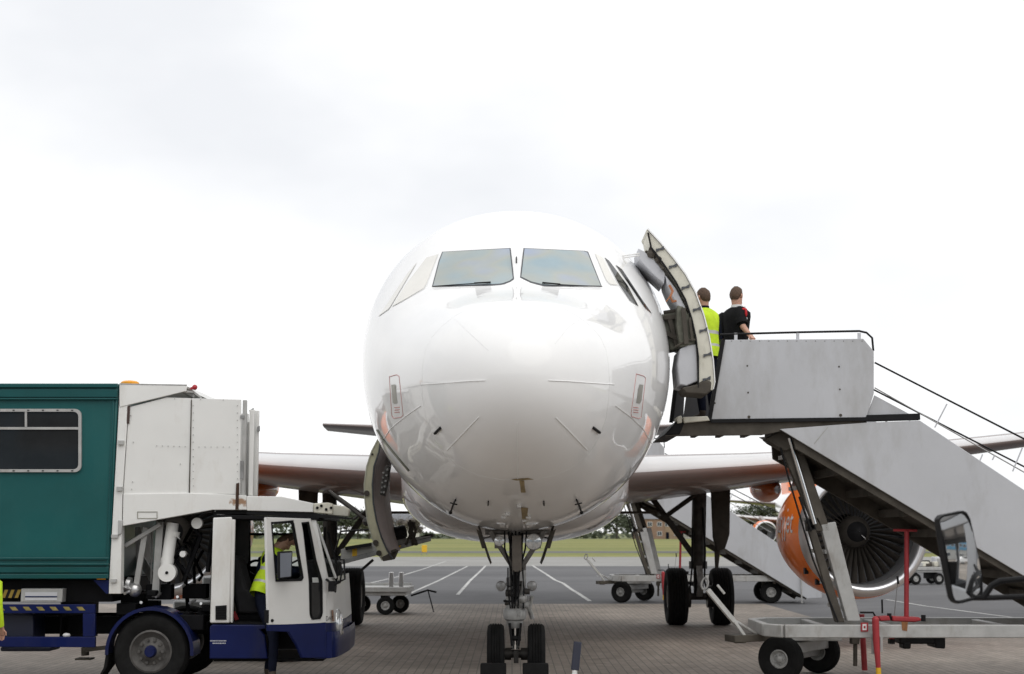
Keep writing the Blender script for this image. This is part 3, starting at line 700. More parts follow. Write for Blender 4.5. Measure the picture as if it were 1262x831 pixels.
part("hydraulic_hose", hs, BLACK, gear)
part("steering_actuator", MB().tube([G(624, 731, -.13), G(634, 731, -.16)], .045, 12).tube([G(646, 729, -.14), G(653, 729, -.14)], .038, 12).tube([G(622, 744, -.1), G(650, 744, -.1)], .02, 8), GEARD, gear)
part("clamp_band", MB().lathe([(0, .118), (.0, .142), (.025, .142), (.025, .118)], G(634.5, 742) - Vector((0, 0, 0)), (0, 0, 1), 20).lathe([(0, .1), (.0, .128), (.02, .128), (.02, .1)], G(634.5, 722) - Vector((0, 0, 0)), (0, 0, 1), 20), BLACK, gear)
part("connector_box", MB().bar(G(627, 712, -.12), G(627, 722, -.12), .07, .05, up=(0, 1, 0)).bar(G(650, 735, -.13), G(650, 741, -.13), .05, .05, up=(0, 1, 0)), STEEL, gear, bevel=.006)
part("piston", MB().tube([G(635, 772), G(635, 800)], .05, 16), CHROME, gear)
part("torque_link", MB().bar(G(628, 768, -.12), G(631, 796, -.12), .03, .05).bar(G(642, 768, -.12), G(639, 796, -.12), .03, .05).tube([G(629, 787, -.1), G(642, 787, -.1)], .03, 8), BLACK, gear)
part("axle", MB().tube([(AX - .3, NY, .40), (AX + .3, NY, .40)], .05, 12).tube([(AX - .14, NY, .40), (AX - .06, NY, .40)], .075, 12).tube([(AX + .06, NY, .40), (AX + .14, NY, .40)], .075, 12).box(AX - .03, AX + .03, NY - .16, NY, .30, .44), GEARD, gear)
for sg in (-1, 1): wheel(gear, (AX + sg * .25, NY, .385), (1, 0, 0), .385, .215, .19, GREYM, 8, 4)
# main legs
MY = AY + 17.65
for sg in (1, -1):
    x = AX + sg * 3.795
    leg = part("main_leg", MB().tube([(x + sg * .06, MY, 3.0), (x, MY, 1.25)], .15, 18).tube([(x, MY, 1.3), (x, MY, 1.15)], .19, 18).tube([(x, MY, 1.3), (x, MY, .55)], .10, 16), GEARD, plane)
    part("leg_door", MB().extrude([(x + sg * .30, MY + .1, 2.95), (x + sg * .72, MY + .1, 2.95), (x + sg * .68, MY + .1, 1.85), (x + sg * .58, MY + .1, 1.55), (x + sg * .40, MY + .1, 1.5), (x + sg * .33, MY + .1, 1.8)], (0, .1, 0)).extrude([(x + sg * .36, MY + .14, 1.6), (x + sg * .5, MY + .14, 1.6), (x + sg * .42, MY + .14, 1.0), (x + sg * .37, MY + .14, 1.05)], (0, .05, 0)), UNDER, leg, bevel=.03)
    part("side_stay", MB().bar((x - sg * .08, MY, 1.4), (x - sg * 1.05, MY + .1, 2.78), .15, .12).tube([(x - sg * .02, MY - .1, 2.68), (x - sg * .62, MY, 2.25)], .05, 8).tube([(x - sg * .62, MY, 2.25), (x - sg * 1.15, MY, 2.5)], .028, 8), GEARD, leg)
    part("torque_link", MB().bar((x, MY - .18, 1.2), (x, MY - .42, .85), .12, .05).bar((x, MY - .42, .85), (x, MY - .12, .6), .12, .05), GREYM, leg)
    part("brake_pipe", MB().tube([(x + .1, MY - .15, 2.4), (x + .13, MY - .17, 1.5), (x + .1, MY - .2, .9), (x + .2, MY - .1, .62)], .02, 6).tube([(x - .12, MY - .12, 2.0), (x - .14, MY - .15, 1.2), (x - .2, MY - .1, .62)], .018, 6), BLACK, leg)
    part("axle", MB().tube([(x - .6, MY, .585), (x + .6, MY, .585)], .075, 14).lathe([(-.14, .1), (-.13, .23), (.13, .23), (.14, .1)], (x - .3, MY, .585), (1, 0, 0), 20).lathe([(-.14, .1), (-.13, .23), (.13, .23), (.14, .1)], (x + .3, MY, .585), (1, 0, 0), 20), GEARD, leg)
    for q in (-1, 1): wheel(leg, (x + q * .463, MY, .585), (1, 0, 0), .585, .43, .27, GREYM, 10, 5)
    part("wheel_bay", MB().box(AX + sg * 2.0 - .9, AX + sg * 2.0 + .9, MY - .6, MY + .6, 2.28, 2.32), UNDER, plane)
# front passenger door, swung out ahead of its doorway
D0, D1 = 18.25, 19.02
oc = [(797, 283), (812, 299), (829, 319), (844, 339), (856, 361), (866, 388), (873, 415), (878, 445), (880, 472), (878, 481)]
ic = [(799, 287), (803, 305), (818, 325), (833, 347), (845, 369), (853, 393), (858, 416), (861, 440), (861, 466), (861, 478)]
dr = part("passenger_door", MB().grid([[P(*a, D0), P(*b_, D0)] for a, b_ in zip(oc, ic)]).grid([[P(*a, D0), P(*a, D0) + Vector((0, D1 - D0, 0))] for a in oc]).grid([[P(*a, D0), P(*a, D0) + Vector((0, D1 - D0, 0))] for a in ic]).grid([[P(*a, D0) + Vector((0, D1 - D0, 0)), P(*b_, D0) + Vector((0, D1 - D0, 0))] for a, b_ in zip(oc, ic)]), CREAM, plane, angle=50)
part("door_skin", MB().grid([[P(a + .6, b_ - .6, D0 - .02), P(a + .6, b_ - .6, D0 - .02) + Vector((.0, D1 - D0 + .04, 0))] for a, b_ in oc] ).grid([[P(a + 1.8, b_ - 1.6, D0 - .02), P(a + 1.8, b_ - 1.6, D0 - .02) + Vector((.0, D1 - D0 + .04, 0))] for a, b_ in oc]).grid([[P(a + .6, b_ - .6, D0 - .02), P(a + 1.8, b_ - 1.6, D0 - .02)] for a, b_ in oc]), W_PLANE, dr, angle=60)
part("door_seal", MB().tube([P(a - .5, b_, D0 - .012) for a, b_ in ic], .011, 6), BLACK, dr)
for px, py, an in ((813.5, 307, 40), (829.5, 328, 45), (845, 354, 60), (859, 381, 75), (867, 407, 80), (872, 437, 85), (871, 467, 88)):
    c = P(px, py, D0 - .02); a = R(18)
    d = Vector((math.cos(a), 0, math.sin(a)))
    part("latch_fitting", MB().extrude([c - d * .05 + Vector((0, 0, .02)), c + Vector((0, 0, .009)), c + d * .05 + Vector((0, 0, .022)), c + d * .05 - Vector((0, 0, .022)), c + Vector((0, 0, -.009)), c - d * .05 - Vector((0, 0, .02))], (0, .03, 0)), SEAL, dr)
LP = lambda pts, y0, y1: MB().extrude([P(*q, y0) for q in pts], (0, y1 - y0, 0))
part("door_lining", LP([(786.5, 306), (794, 310), (808, 322), (820, 337), (818.5, 350), (803, 336), (787, 319)], D0 + .05, D1 - .08), LINING, dr, bevel=.01)
part("door_lining", LP([(820, 339), (833, 356), (845, 379), (845, 384), (836, 378), (827, 362), (822, 350)], D0 + .03, D1 - .08), LINING, dr, bevel=.01)
part("door_lining", LP([(838, 430), (849, 425), (858, 424), (860.5, 470), (855, 472), (846, 476), (837, 474), (835, 450)], D0 + .03, D1 - .05), LINING, dr, bevel=.015)
part("slide_pack", LP([(835, 376), (842, 378), (851, 390), (856, 410), (857, 424), (838, 428), (834, 400)], D0 + .02, D1 - .1), HINGE, dr, bevel=.015)
part("door_mechanism", MB().tube([P(795, 310, D0 + .1), P(806, 316, D0 + .1), P(818, 332, D0)], .02, 6).tube([P(800, 306, D0 + .06), P(810, 309, D0 + .06)], .03, 8).ball(P(803, 313, D0 + .05), .06, 8).ball(P(811, 320, D0 + .04), .045, 8).tube([P(803, 297, D0 + .03), P(806, 308, D0 + .03), P(815, 320, D0 + .01)], .018, 6).bar(P(842, 380, D0 - .03), P(846, 424, D0 - .03), .05, .05).bar(P(850, 392, D0 - .02), P(853, 420, D0 - .02), .03, .03), UNDER, dr)
part("door_handle", MB().tube([P(825, 352, D0), P(829, 359, D0 - .05), P(826, 366, D0 - .08), P(829, 372, D0 - .06), P(833, 371, D0 - .03)], .016, 6).tube([P(826, 365, D0 - .08), P(821, 372, D0 - .1)], .007, 5), M("orange handle", (.35, .13, .05), .5), dr)
part("sill_fitting", LP([(840, 478), (858, 474), (868, 468), (877, 470), (876, 482), (871, 487), (862, 486), (845, 485)], D0 - .02, D0 + .5), UNDER, dr, bevel=.02)
part("door_stay", MB().tube([P(767, 315.5, D0 - .2), P(788, 312.5, D0)], .009, 6).tube([P(767, 318, D0 - .2), P(788, 315, D0)], .009, 6).tube([P(768, 316, D0 - .2), P(769, 326, D0 - .2)], .008, 6), STRIP, dr)
hg = part("door_hinge_arm", LP([(812, 388), (838, 384), (846, 392), (847, 424), (836, 430), (826, 432), (822, 420), (816, 404)], D0 + .25, D0 + .6), HINGE, dr, bevel=.02)
part("hinge_link", MB().bar(P(818, 392, D0 + .2), P(838, 390, D0 + .2), .05, .05).bar(P(820, 410, D0 + .2), P(842, 422, D0 + .2), .07, .05).bar(P(824, 390, D0 + .2), P(834, 426, D0 + .2), .04, .05).tube([P(818, 386, D0 + .3), P(832, 384, D0 + .3)], .03, 8).tube([P(832, 428, D0 + .05), P(848, 419, D0 - .02), P(857, 419, D0 - .02)], .014, 6), UNDER, hg)
dw = MB()                                 # dark doorway and its frame
def side_patch(s0, s1, z0, z1, sg, off, nx=4, nz=14):
    rows = []
    for i in range(nx + 1):
        s = s0 + (s1 - s0) * i / nx; wd, zt, zb, zm = fsec(s); row = []
        for j in range(nz + 1):
            z = z0 + (z1 - z0) * j / nz; h = (zt - zm) if z > zm else (zm - zb); x = (wd + off) * max(0, 1 - (abs(z - zm) / (h + off)) ** EXN) ** (1 / EXN)
            row.append(Vector((AX + sg * x, AY + s, z)))
        rows.append(row)
    return MB().grid(rows)
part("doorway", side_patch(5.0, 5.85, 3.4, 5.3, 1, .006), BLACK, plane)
part("doorway_frame", side_patch(4.94, 5.91, 3.34, 5.36, 1, .003), CREAM, plane)
# forward cargo door, hinged up on the other side
K0 = 21.2
oo = [(466, 541), (458, 556), (452, 575), (449, 597), (450, 620), (453, 643), (459, 664), (466, 682), (471, 691)]
ii = [(469, 545), (467, 557), (461, 575), (459, 597), (460, 620), (464, 642), (470, 662), (477, 678), (484, 689)]
kk = [(472, 548), (476, 560), (473, 577), (472, 598), (473, 620), (476, 641), (480, 658), (483, 672), (486, 680)]
cd_ = part("cargo_door", MB().grid([[P(*a, K0), P(*b_, K0)] for a, b_ in zip(oo, ii)]).grid([[P(*a, K0), P(*a, K0) + Vector((0, 1.8, 0))] for a in oo]), OLIVE, plane, angle=50)
part("cargo_door_lining", MB().grid([[P(*b_, K0), P(*c, K0 + .5)] for b_, c in zip(ii, kk)]).grid([[P(*c, K0 + .5), P(*c, K0 + .5) + Vector((0, 1.2, 0))] for c in kk]), LINER, cd_, angle=50)
part("cargo_door_skin", MB().grid([[P(a - .9, b_, K0 - .01), P(a + .6, b_, K0 - .012)] for a, b_ in oo]).grid([[P(a - .9, b_, K0 - .01), P(a - .9, b_, K0 - .01) + Vector((0, 1.82, 0))] for a, b_ in oo]), M("cargo skin edge", (.5, .5, .4), .4), cd_, angle=60)
part("cargo_seal", MB().tube([P(*b_, K0 - .012) for b_ in ii], .012, 6), SEAL, cd_)
lt = MB()
for px, py in ((452, 608), (463, 669), (467, 682), (459, 560)): lt.tube([P(px, py, K0 - .03), P(px, py, K0 + .02)], .04 if py > 600 else .015, 10)
part("cargo_door_bolt", lt, UNDER, cd_)
part("cargo_door_actuator", LP([(476, 572), (480, 576), (479, 590), (474, 612), (468, 610), (471, 590)], K0 - .06, K0 + .12), GEARD, cd_, bevel=.012)
ab = MB()
for k in range(5): ab.ball(P(477.5 - k * 1.1, 579 + k * 7, K0 - .07), .018, 6).ball(P(472.5 - k * .6, 583 + k * 6, K0 - .07), .015, 6)
part("cargo_door_rivet", ab, GREYM, cd_)
part("cargo_door_foot", LP([(470, 687), (480, 682), (489, 678), (488, 681), (484, 690), (472, 692)], K0 - .01, K0 + .4).bar(P(482, 680, K0 - .03), P(489, 678, K0 - .03), .04, .04), UNDER, cd_, bevel=.008)
part("cargo_hinge", fline([(466, 530), (474, 543), (488, 560), (505, 580)], .014, .012, 8), HINGE, cd_)
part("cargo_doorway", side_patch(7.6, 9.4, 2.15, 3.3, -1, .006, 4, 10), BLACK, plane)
# ------------------------------------------------------------------ passenger stairs
YN, YF = 19.12, 20.75
st = thing("passenger_stairs", "grey towable passenger stairs standing at the open front door, two men on top", "boarding stairs", (5.6, 19.9, 0), "towable passenger stairs at the airliner's doors")
pan = [(893, 419), (1064, 417.5), (1077, 433), (1077, 485), (1068, 515), (876, 518)]
for y0 in (YN, YF):
    o = part("platform_panel", MB().extrude([P(a, b_, YN) + Vector((0, y0 - YN, 0)) for a, b_ in pan], (0, .035, 0)), ALU, st, bevel=.006)
    e = [P(893, 419, YN), P(876, 519, YN), P(1070, 516.5, YN)]; e = [q + Vector((0, y0 - YN + .01, 0)) for q in e]
    part("edge_trim", MB().bar(e[0] - Vector((.02, 0, 0)), e[1] - Vector((.02, 0, 0)), .05, .06, up=(0, 1, 0)).bar(e[1], e[2], .05, .045), BLACK, o)
    rv = MB()
    for px, py in ((921, 451), (922, 484), (1034, 452), (1035, 480), (923, 514), (1036, 512), (881, 497)): q = P(px, py, YN) + Vector((0, y0 - YN - .004, 0)); rv.tube([q, q + Vector((0, .01, 0))], .012 if py < 500 else .02, 8)
    for k in range(16): q = P(890 + k * 11.5, 420.5, YN) + Vector((0, y0 - YN - .003, 0)); rv.tube([q, q + Vector((0, .01, 0))], .006, 6)
    part("rivet", rv, UNDER, o)
    rp = [(888, 412), (930, 410.5), (985, 409), (1060, 407.5), (1069, 409.5), (1076, 416), (1077.5, 432)]
    part("handrail", MB().tube([P(a, b_, YN) + Vector((0, y0 - YN + .05, 0)) for a, b_ in rp], .014, 8), BLACK, st)
    for px in (907.5, 984, 1060): part("rail_post", MB().bar(P(px, 420, YN) + Vector((0, y0 - YN + .05, 0)), P(px, 410, YN) + Vector((0, y0 - YN + .05, 0)), .04, .02, up=(0, 1, 0)), LINING, st)
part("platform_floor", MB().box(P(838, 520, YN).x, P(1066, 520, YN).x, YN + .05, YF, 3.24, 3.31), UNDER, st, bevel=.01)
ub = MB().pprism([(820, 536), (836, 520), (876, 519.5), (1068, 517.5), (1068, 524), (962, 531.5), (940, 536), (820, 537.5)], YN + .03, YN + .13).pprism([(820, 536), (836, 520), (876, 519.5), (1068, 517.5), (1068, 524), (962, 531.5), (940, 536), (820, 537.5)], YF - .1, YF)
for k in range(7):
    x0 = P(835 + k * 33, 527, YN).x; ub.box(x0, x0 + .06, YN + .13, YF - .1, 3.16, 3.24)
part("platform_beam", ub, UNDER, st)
part("bridge_lip", MB().pprism([(818, 537), (836, 517), (845, 519), (838, 536)], YN + .02, YF - .02), BLACK, st, bevel=.02)
part("bumper_fitting", MB().pprism([(834, 514), (840, 512), (841, 521), (835, 522)], YN - .02, YN + .3).pprism([(842, 514), (872, 513), (875, 518.5), (843, 521.5)], YN - .03, YN + .25), CREAM, st, bevel=.01)
part("wing_panel", MB().extrude([P(836, 440, YF - .4), P(846, 440, YF - .4), P(842, 518, YF - .4), P(827, 520, YF - .4)], (0, .03, 0)).extrude([P(846, 486, YF - .1), P(884, 440, YF - .1), P(884, 516, YF - .1), P(842, 516, YF - .1)], (0, .03, 0)), M("dark fabric wing", (.10, .10, .11), .7), st)
part("wing_edge", MB().bar(P(837, 440, YF - .42), P(827, 521, YF - .42), .05, .05, up=(0, 1, 0)), BLACK, st)
part("landing_edge", MB().pprism([(1068, 511.5), (1134, 509.5), (1134.5, 517.5), (1066, 519.5)], YN - .01, YN + .1), BLACK, st, bevel=.008)
# flight side panels (continue to the ground outside the frame)
fp = [P(961, 529, YN), P(1068, 521, YN), P(1134, 518.5, YN), Vector((8.75, YN, .82)), Vector((8.75, YN, .16)), Vector((8.35, YN, .14))]
tp = [P(1067, 519, YN), P(1079, 487, YN), P(1133, 516, YN)]
for y0 in (YN, YF):
    d = Vector((0, y0 - YN, 0))
    o = part("side_panel", MB().extrude([p + d for p in fp], (0, .04, 0)), ALU, st, bevel=.006)
    part("upper_panel", MB().extrude([p + d + Vector((0, .045, 0)) for p in tp], (0, .03, 0)), ALU, st)
    a, b_ = P(1078, 447, YN) + d, P(1262, 541, YN) + d; a2, b2 = P(1078, 478, YN) + d, P(1262, 582, YN) + d
    e = (b_ - a); e2 = (b2 - a2)
    part("flight_handrail", MB().tube([a, a + e * 1.75], .012, 8), BLACK, st)
    part("flight_midrail", MB().tube([a2, a2 + e2 * 1.7], .008, 8), STEEL, st)
    for (p0, p1) in (((1167, 498), (1152, 527)), ((1260, 552), (1248, 581)), ((1226, 561), (1223, 567))): part("rail_stay", MB().tube([P(*p0, YN) + d, P(*p1, YN) + d], .009, 6), LINING, st)
seam = MB().pprism([(1003, 547), (1020, 526.5), (1020.6, 526.5), (1003.6, 547.5)], YN - .003, YN + .01); part("panel_joint", seam, PROBE, st)
# stringer box under the flight with ribs
p0, p1 = P(961, 529, YN), Vector((8.35, YN, .14)); dv = (p1 - p0).normalized(); up = Vector((-dv.z, 0, dv.x)) * -1
dn = Vector((dv.z, 0, -dv.x)); dn = dn if dn.z < 0 else -dn
sm = MB().extrude([p0 + Vector((.15, .05, 0)) , p1 + Vector((0, .05, 0)), p1 + dn * .04 + Vector((0, .05, 0)), p0 + dn * .10 + dv * .3 + Vector((0, .05, 0))], (0, .08, 0))
sm.extrude([p0 + Vector((.15, 1.5, 0)), p1 + Vector((0, 1.5, 0)), p1 + dn * .1 + Vector((0, 1.5, 0)), p0 + dn * .17 + dv * .3 + Vector((0, 1.5, 0))], (0, .08, 0))
sm.extrude([p0 + Vector((.15, .13, 0)), p1 + Vector((0, .13, 0)), p1 + dn * .02 + Vector((0, .13, 0)), p0 + dn * .02 + Vector((.15, .13, 0))], (0, 1.37, 0))
for k in range(11):
    q = p0 + dv * (.4 + k * .5); sm.bar(q + dn * .06 + Vector((0, .13, 0)), q + dn * .06 + Vector((0, 1.5, 0)), .06, .10)
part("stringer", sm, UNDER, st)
TRM = mesh_of("tread", MB().box(-.14, .14, 0, 1.5, -.02, .02), GALV, org=Vector())
for k in range(17):
    q = p0 + (p1 - p0) * ((k + .7) / 17.3); inst(TRM, "tread", st, Vector((q.x + .1, YN + .08, q.z + .22)) - ORG)
# lifting struts
for y0 in (YN + .25, YF - .35):
    sl = part("lift_strut", MB().extrude([P(1011, 646, y0), P(1030, 643, y0), P(1061, 766, y0), P(1044, 766, y0)], (0, .13, 0)), GALV, st, bevel=.012)
    part("inner_strut", MB().extrude([P(958, 541, y0), P(985, 541, y0), P(1024, 655, y0), P(1006, 655, y0)], (0, .11, 0)).extrude([P(994, 645, y0), P(1004, 648, y0), P(1041, 767, y0), P(1030, 767, y0)], (0, .1, 0)), UNDER, sl, bevel=.01)
    part("strut_ram", MB().tube([P(973, 540, y0 - .03), P(1004, 646, y0 - .03)], .035, 10), CHROME, sl)
    part("strut_collar", MB().extrude([P(994, 641, y0), P(1013, 636, y0), P(1016, 652, y0), P(996, 655, y0)], (0, .18, 0)).bar(P(985, 612, y0 - .03), P(1000, 655, y0 - .03), .03, .03), BLACK, sl, bevel=.01)
for k, y0 in enumerate((YN + .2, YF - .3)): part("strut_pipe", MB().tube([P(962, 552, y0), P(972, 590, y0), P(1002, 690, y0), P(1033, 767, y0)], .012, 6), BLACK, st)
br = MB()
for py in (560, 600, 640, 680, 720, 750):
    f = (py - 541) / 225.; q = P(972 + f * 76, py, YN + .3); br.bar(q, q + Vector((0, YF - YN - .6, 0)), .045, .05)
part("strut_brace", br, GALV, st)
part("knuckle", MB().pprism([(944, 541), (962, 531), (990, 533), (1006, 549), (985, 548), (968, 556), (950, 546)], YN + .2, YN + .5).pprism([(944, 541), (962, 531), (990, 533), (1006, 549), (985, 548), (968, 556), (950, 546)], YF - .5, YF - .2), UNDER, st, bevel=.01)
# chassis
zt, zb = .745, .585
ch = MB(); xl = P(938, 770, 19.6).x
ch.box(P(966, 770, 19.3).x, 9.0, 19.22, 19.34, zb, zt).box(P(966, 770, 19.3).x, 9.0, 20.85, 20.97, zb, zt).box(xl, xl + .1, 19.5, 20.7, zb + .003, zt - .003)
ch.bar((xl + .05, 19.51, (zb + zt) / 2), (P(966, 770, 19.3).x + .01, 19.28, (zb + zt) / 2), .12, zt - zb - .004).bar((xl + .05, 20.69, (zb + zt) / 2), (P(966, 770, 19.3).x + .01, 20.91, (zb + zt) / 2), .12, zt - zb - .004)
for x in (3.9, 4.75, 6.2, 7.6, 8.9): ch.box(x, x + .1, 19.34, 20.85, zb + .02, zt - .02)
part("chassis_frame", ch, GALV, st, bevel=.012)
pt = MB().pprism([(1003, 766), (1030, 766), (1030, 781), (1003, 781)], 19.214, 19.22); 
part("marker_plate", MB().pprism([(1061, 767.5), (1070, 767.5), (1070, 778.5), (1061, 778.5)], 19.205, 19.22), REDP, st)
part("marker_plate_centre", MB().pprism([(1063, 769.3), (1068, 769.3), (1068, 776.8), (1063, 776.8)], 19.2, 19.206).pprism([(1064.5, 771.5), (1066.7, 771.5), (1066.7, 774.5), (1064.5, 774.5)], 19.197, 19.201, 1), [WHITEC, REDP], st)
part("rust_patch", MB().pprism([(1111, 766.5), (1119, 766.5), (1118, 778), (1112, 777)], 19.214, 19.22), RUST, st)
# steered front axle
wa = Vector((.76, 1.3, 0)).normalized(); c0, c1 = Vector((3.43, 19.75, .29)), Vector((4.16, 21.0, .29))
for c in (c0, c1): wheel(st, c, wa, .29, .2, .115, GREYM, 5, 3)
part("front_axle", MB().bar(c0, c1, .09, .09).bar(c0 + Vector((.02, .06, .12)), c1 + Vector((0, -.05, .12)), .3, .14).box(3.35, 4.25, 19.9, 20.8, .5, .583), GALV, st, bevel=.01)
dt = MB().bar(P(899, 787, 19.8), P(985, 783, 20.1), .3, .09).box(P(905, 790, 19.7).x, P(920, 790, 19.7).x, 19.7, 19.9, P(905, 793, 19.7).z, P(905, 789, 19.7).z)
part("drawbar_head", dt, UNDER, st, bevel=.01)
TOWM = M('chipped white tow bar', (.55, .55, .53), .5, 0, .1, 6, dirt=(.2, .16, .12), dirt_amt=.7)
tbm = MB().bar(P(872, 727, 19.7), P(907, 769, 19.75), .09, .06).bar(P(905, 766, 19.7), P(919, 786, 19.75), .045, .04).bar(P(908, 766, 19.9), P(935, 783, 19.95), .03, .03).bar(P(884, 721, 19.72), P(893, 732, 19.72), .05, .03)
o = part("tow_bar", tbm, TOWM, st, bevel=.006)
ringp = [P(868.5 + 4.5 * math.cos(a) * .9 - 3 * math.sin(a) * .3, 719.5 + 7 * math.sin(a), 19.7) for a in [6.2832 * k / 16 for k in range(17)]]
part("tow_eye", MB().tube(ringp, .014, 6), GREYM, o)
# jack legs, T handle, pump
lg = part("jack_leg", MB().tube([P(1079, 764, 19.12), P(1080, 790, 19.12), P(1082.5, 824, 19.12)], [.045, .042, .03], 10).ball(P(1079, 764, 19.12), .047, 10), REDP, st)
part("jack_foot", MB().tube([P(1082.5, 823, 19.12), P(1083, 836, 19.12)], .033, 10), YEL, lg)
part("jack_guide", MB().bar(P(1077, 781, 19.2), P(1077, 806, 19.2), .05, .06, up=(0, 1, 0)).bar(P(1086, 785, 19.2), P(1086, 803, 19.2), .03, .04, up=(0, 1, 0)), GALV, lg)
part("jack_leg", MB().pprism([(1050, 781), (1060, 781), (1059, 794), (1050, 794)], 20.1, 20.25).tube([P(1054, 790, 20.15), P(1054, 821, 20.15)], .028, 10).pprism([(1058, 780), (1070, 780), (1062, 787), (1058, 788)], 20.1, 20.2), UNDER, st)
part("jack_leg", MB().tube([Vector((4.77, 21.05, .78)), Vector((4.79, 21.05, .03))], .04, 10), REDP, st)
th = part("brake_handle", MB().tube([P(1117, 765, 19.6), P(1117.5, 655, 19.6)], .031, 12).tube([P(1101, 653.5, 19.6), P(1130, 654, 19.6)], .017, 8), REDP, st)
part("handle_base", MB().pprism([(1100, 759), (1106, 760), (1134, 761), (1136, 765), (1128, 767), (1100, 766)], 19.5, 19.72).pprism([(1083, 760), (1096, 759), (1098, 765), (1085, 766)], 19.5, 19.66), REDP, th, bevel=.015)
part("handle_grip", MB().tube([P(1096, 764, 19.55), P(1096, 756, 19.55)], .028, 8).tube([P(1138, 766, 19.55), P(1138, 758, 19.55)], .03, 8).tube([P(1087.5, 756, 19.55), P(1087, 739, 19.55)], .012, 6).tube([P(1060, 755, 19.5), P(1076, 755, 19.5), P(1080, 762, 19.5)], .014, 6).tube([P(1107, 720, 19.6), P(1106, 710, 19.6)], .015, 6), BLACK, th)
part("pull_lever", MB().tube([P(1102, 760, 19.62), P(1107, 712, 19.62)], .006, 5), STEEL, th)
pb = MB().pprism([(1109, 779.5), (1158, 779.5), (1158, 794), (1109, 794)], 19.5, 19.9).pprism([(1113, 792), (1123, 792), (1123, 800), (1113, 800)], 19.48, 19.7).pprism([(1152, 779.5), (1165.5, 779.5), (1165.5, 800), (1153, 799)], 19.48, 19.9)
part("pump_box", pb, BLACK, st, bevel=.02)
part("pump_bracket", MB().tube([P(1091, 779, 19.5), P(1099, 790, 19.5), P(1107, 780, 19.5)], .012, 6).tube([P(1099, 779, 19.5), P(1099, 792, 19.5)], .012, 6).pprism([(1097, 788), (1103, 788), (1103, 794), (1097, 794)], 19.48, 19.6, 1), [REDP, BLACK], st)
for y0 in (19.5, 20.6): wheel(st, (7.45, y0, .29), (0, 1, 0), .29, .2, .13, GALV, 5, 3)
part("rear_axle", MB().bar((7.45, 19.5, .29), (7.45, 20.6, .29), .08, .08).box(7.35, 7.55, 19.7, 19.78, .29, .59).box(7.35, 7.55, 20.3, 20.38, .29, .59), UNDER, st)
part("ground_leg", MB().tube([Vector((8.2, YN - .05, .75)), Vector((8.2, YN - .05, .02))], .02, 8), GALV, st)
# the second set at the rear door
st2 = copy_tree(st); st2.location = (5.6 - .45, 19.9 + 22.15, 0); st2.rotation_euler.z = R(0)
tag(st2, "second set of grey towable stairs at the rear door, seen behind the main wheels", "boarding stairs", "towable passenger stairs at the airliner's doors")

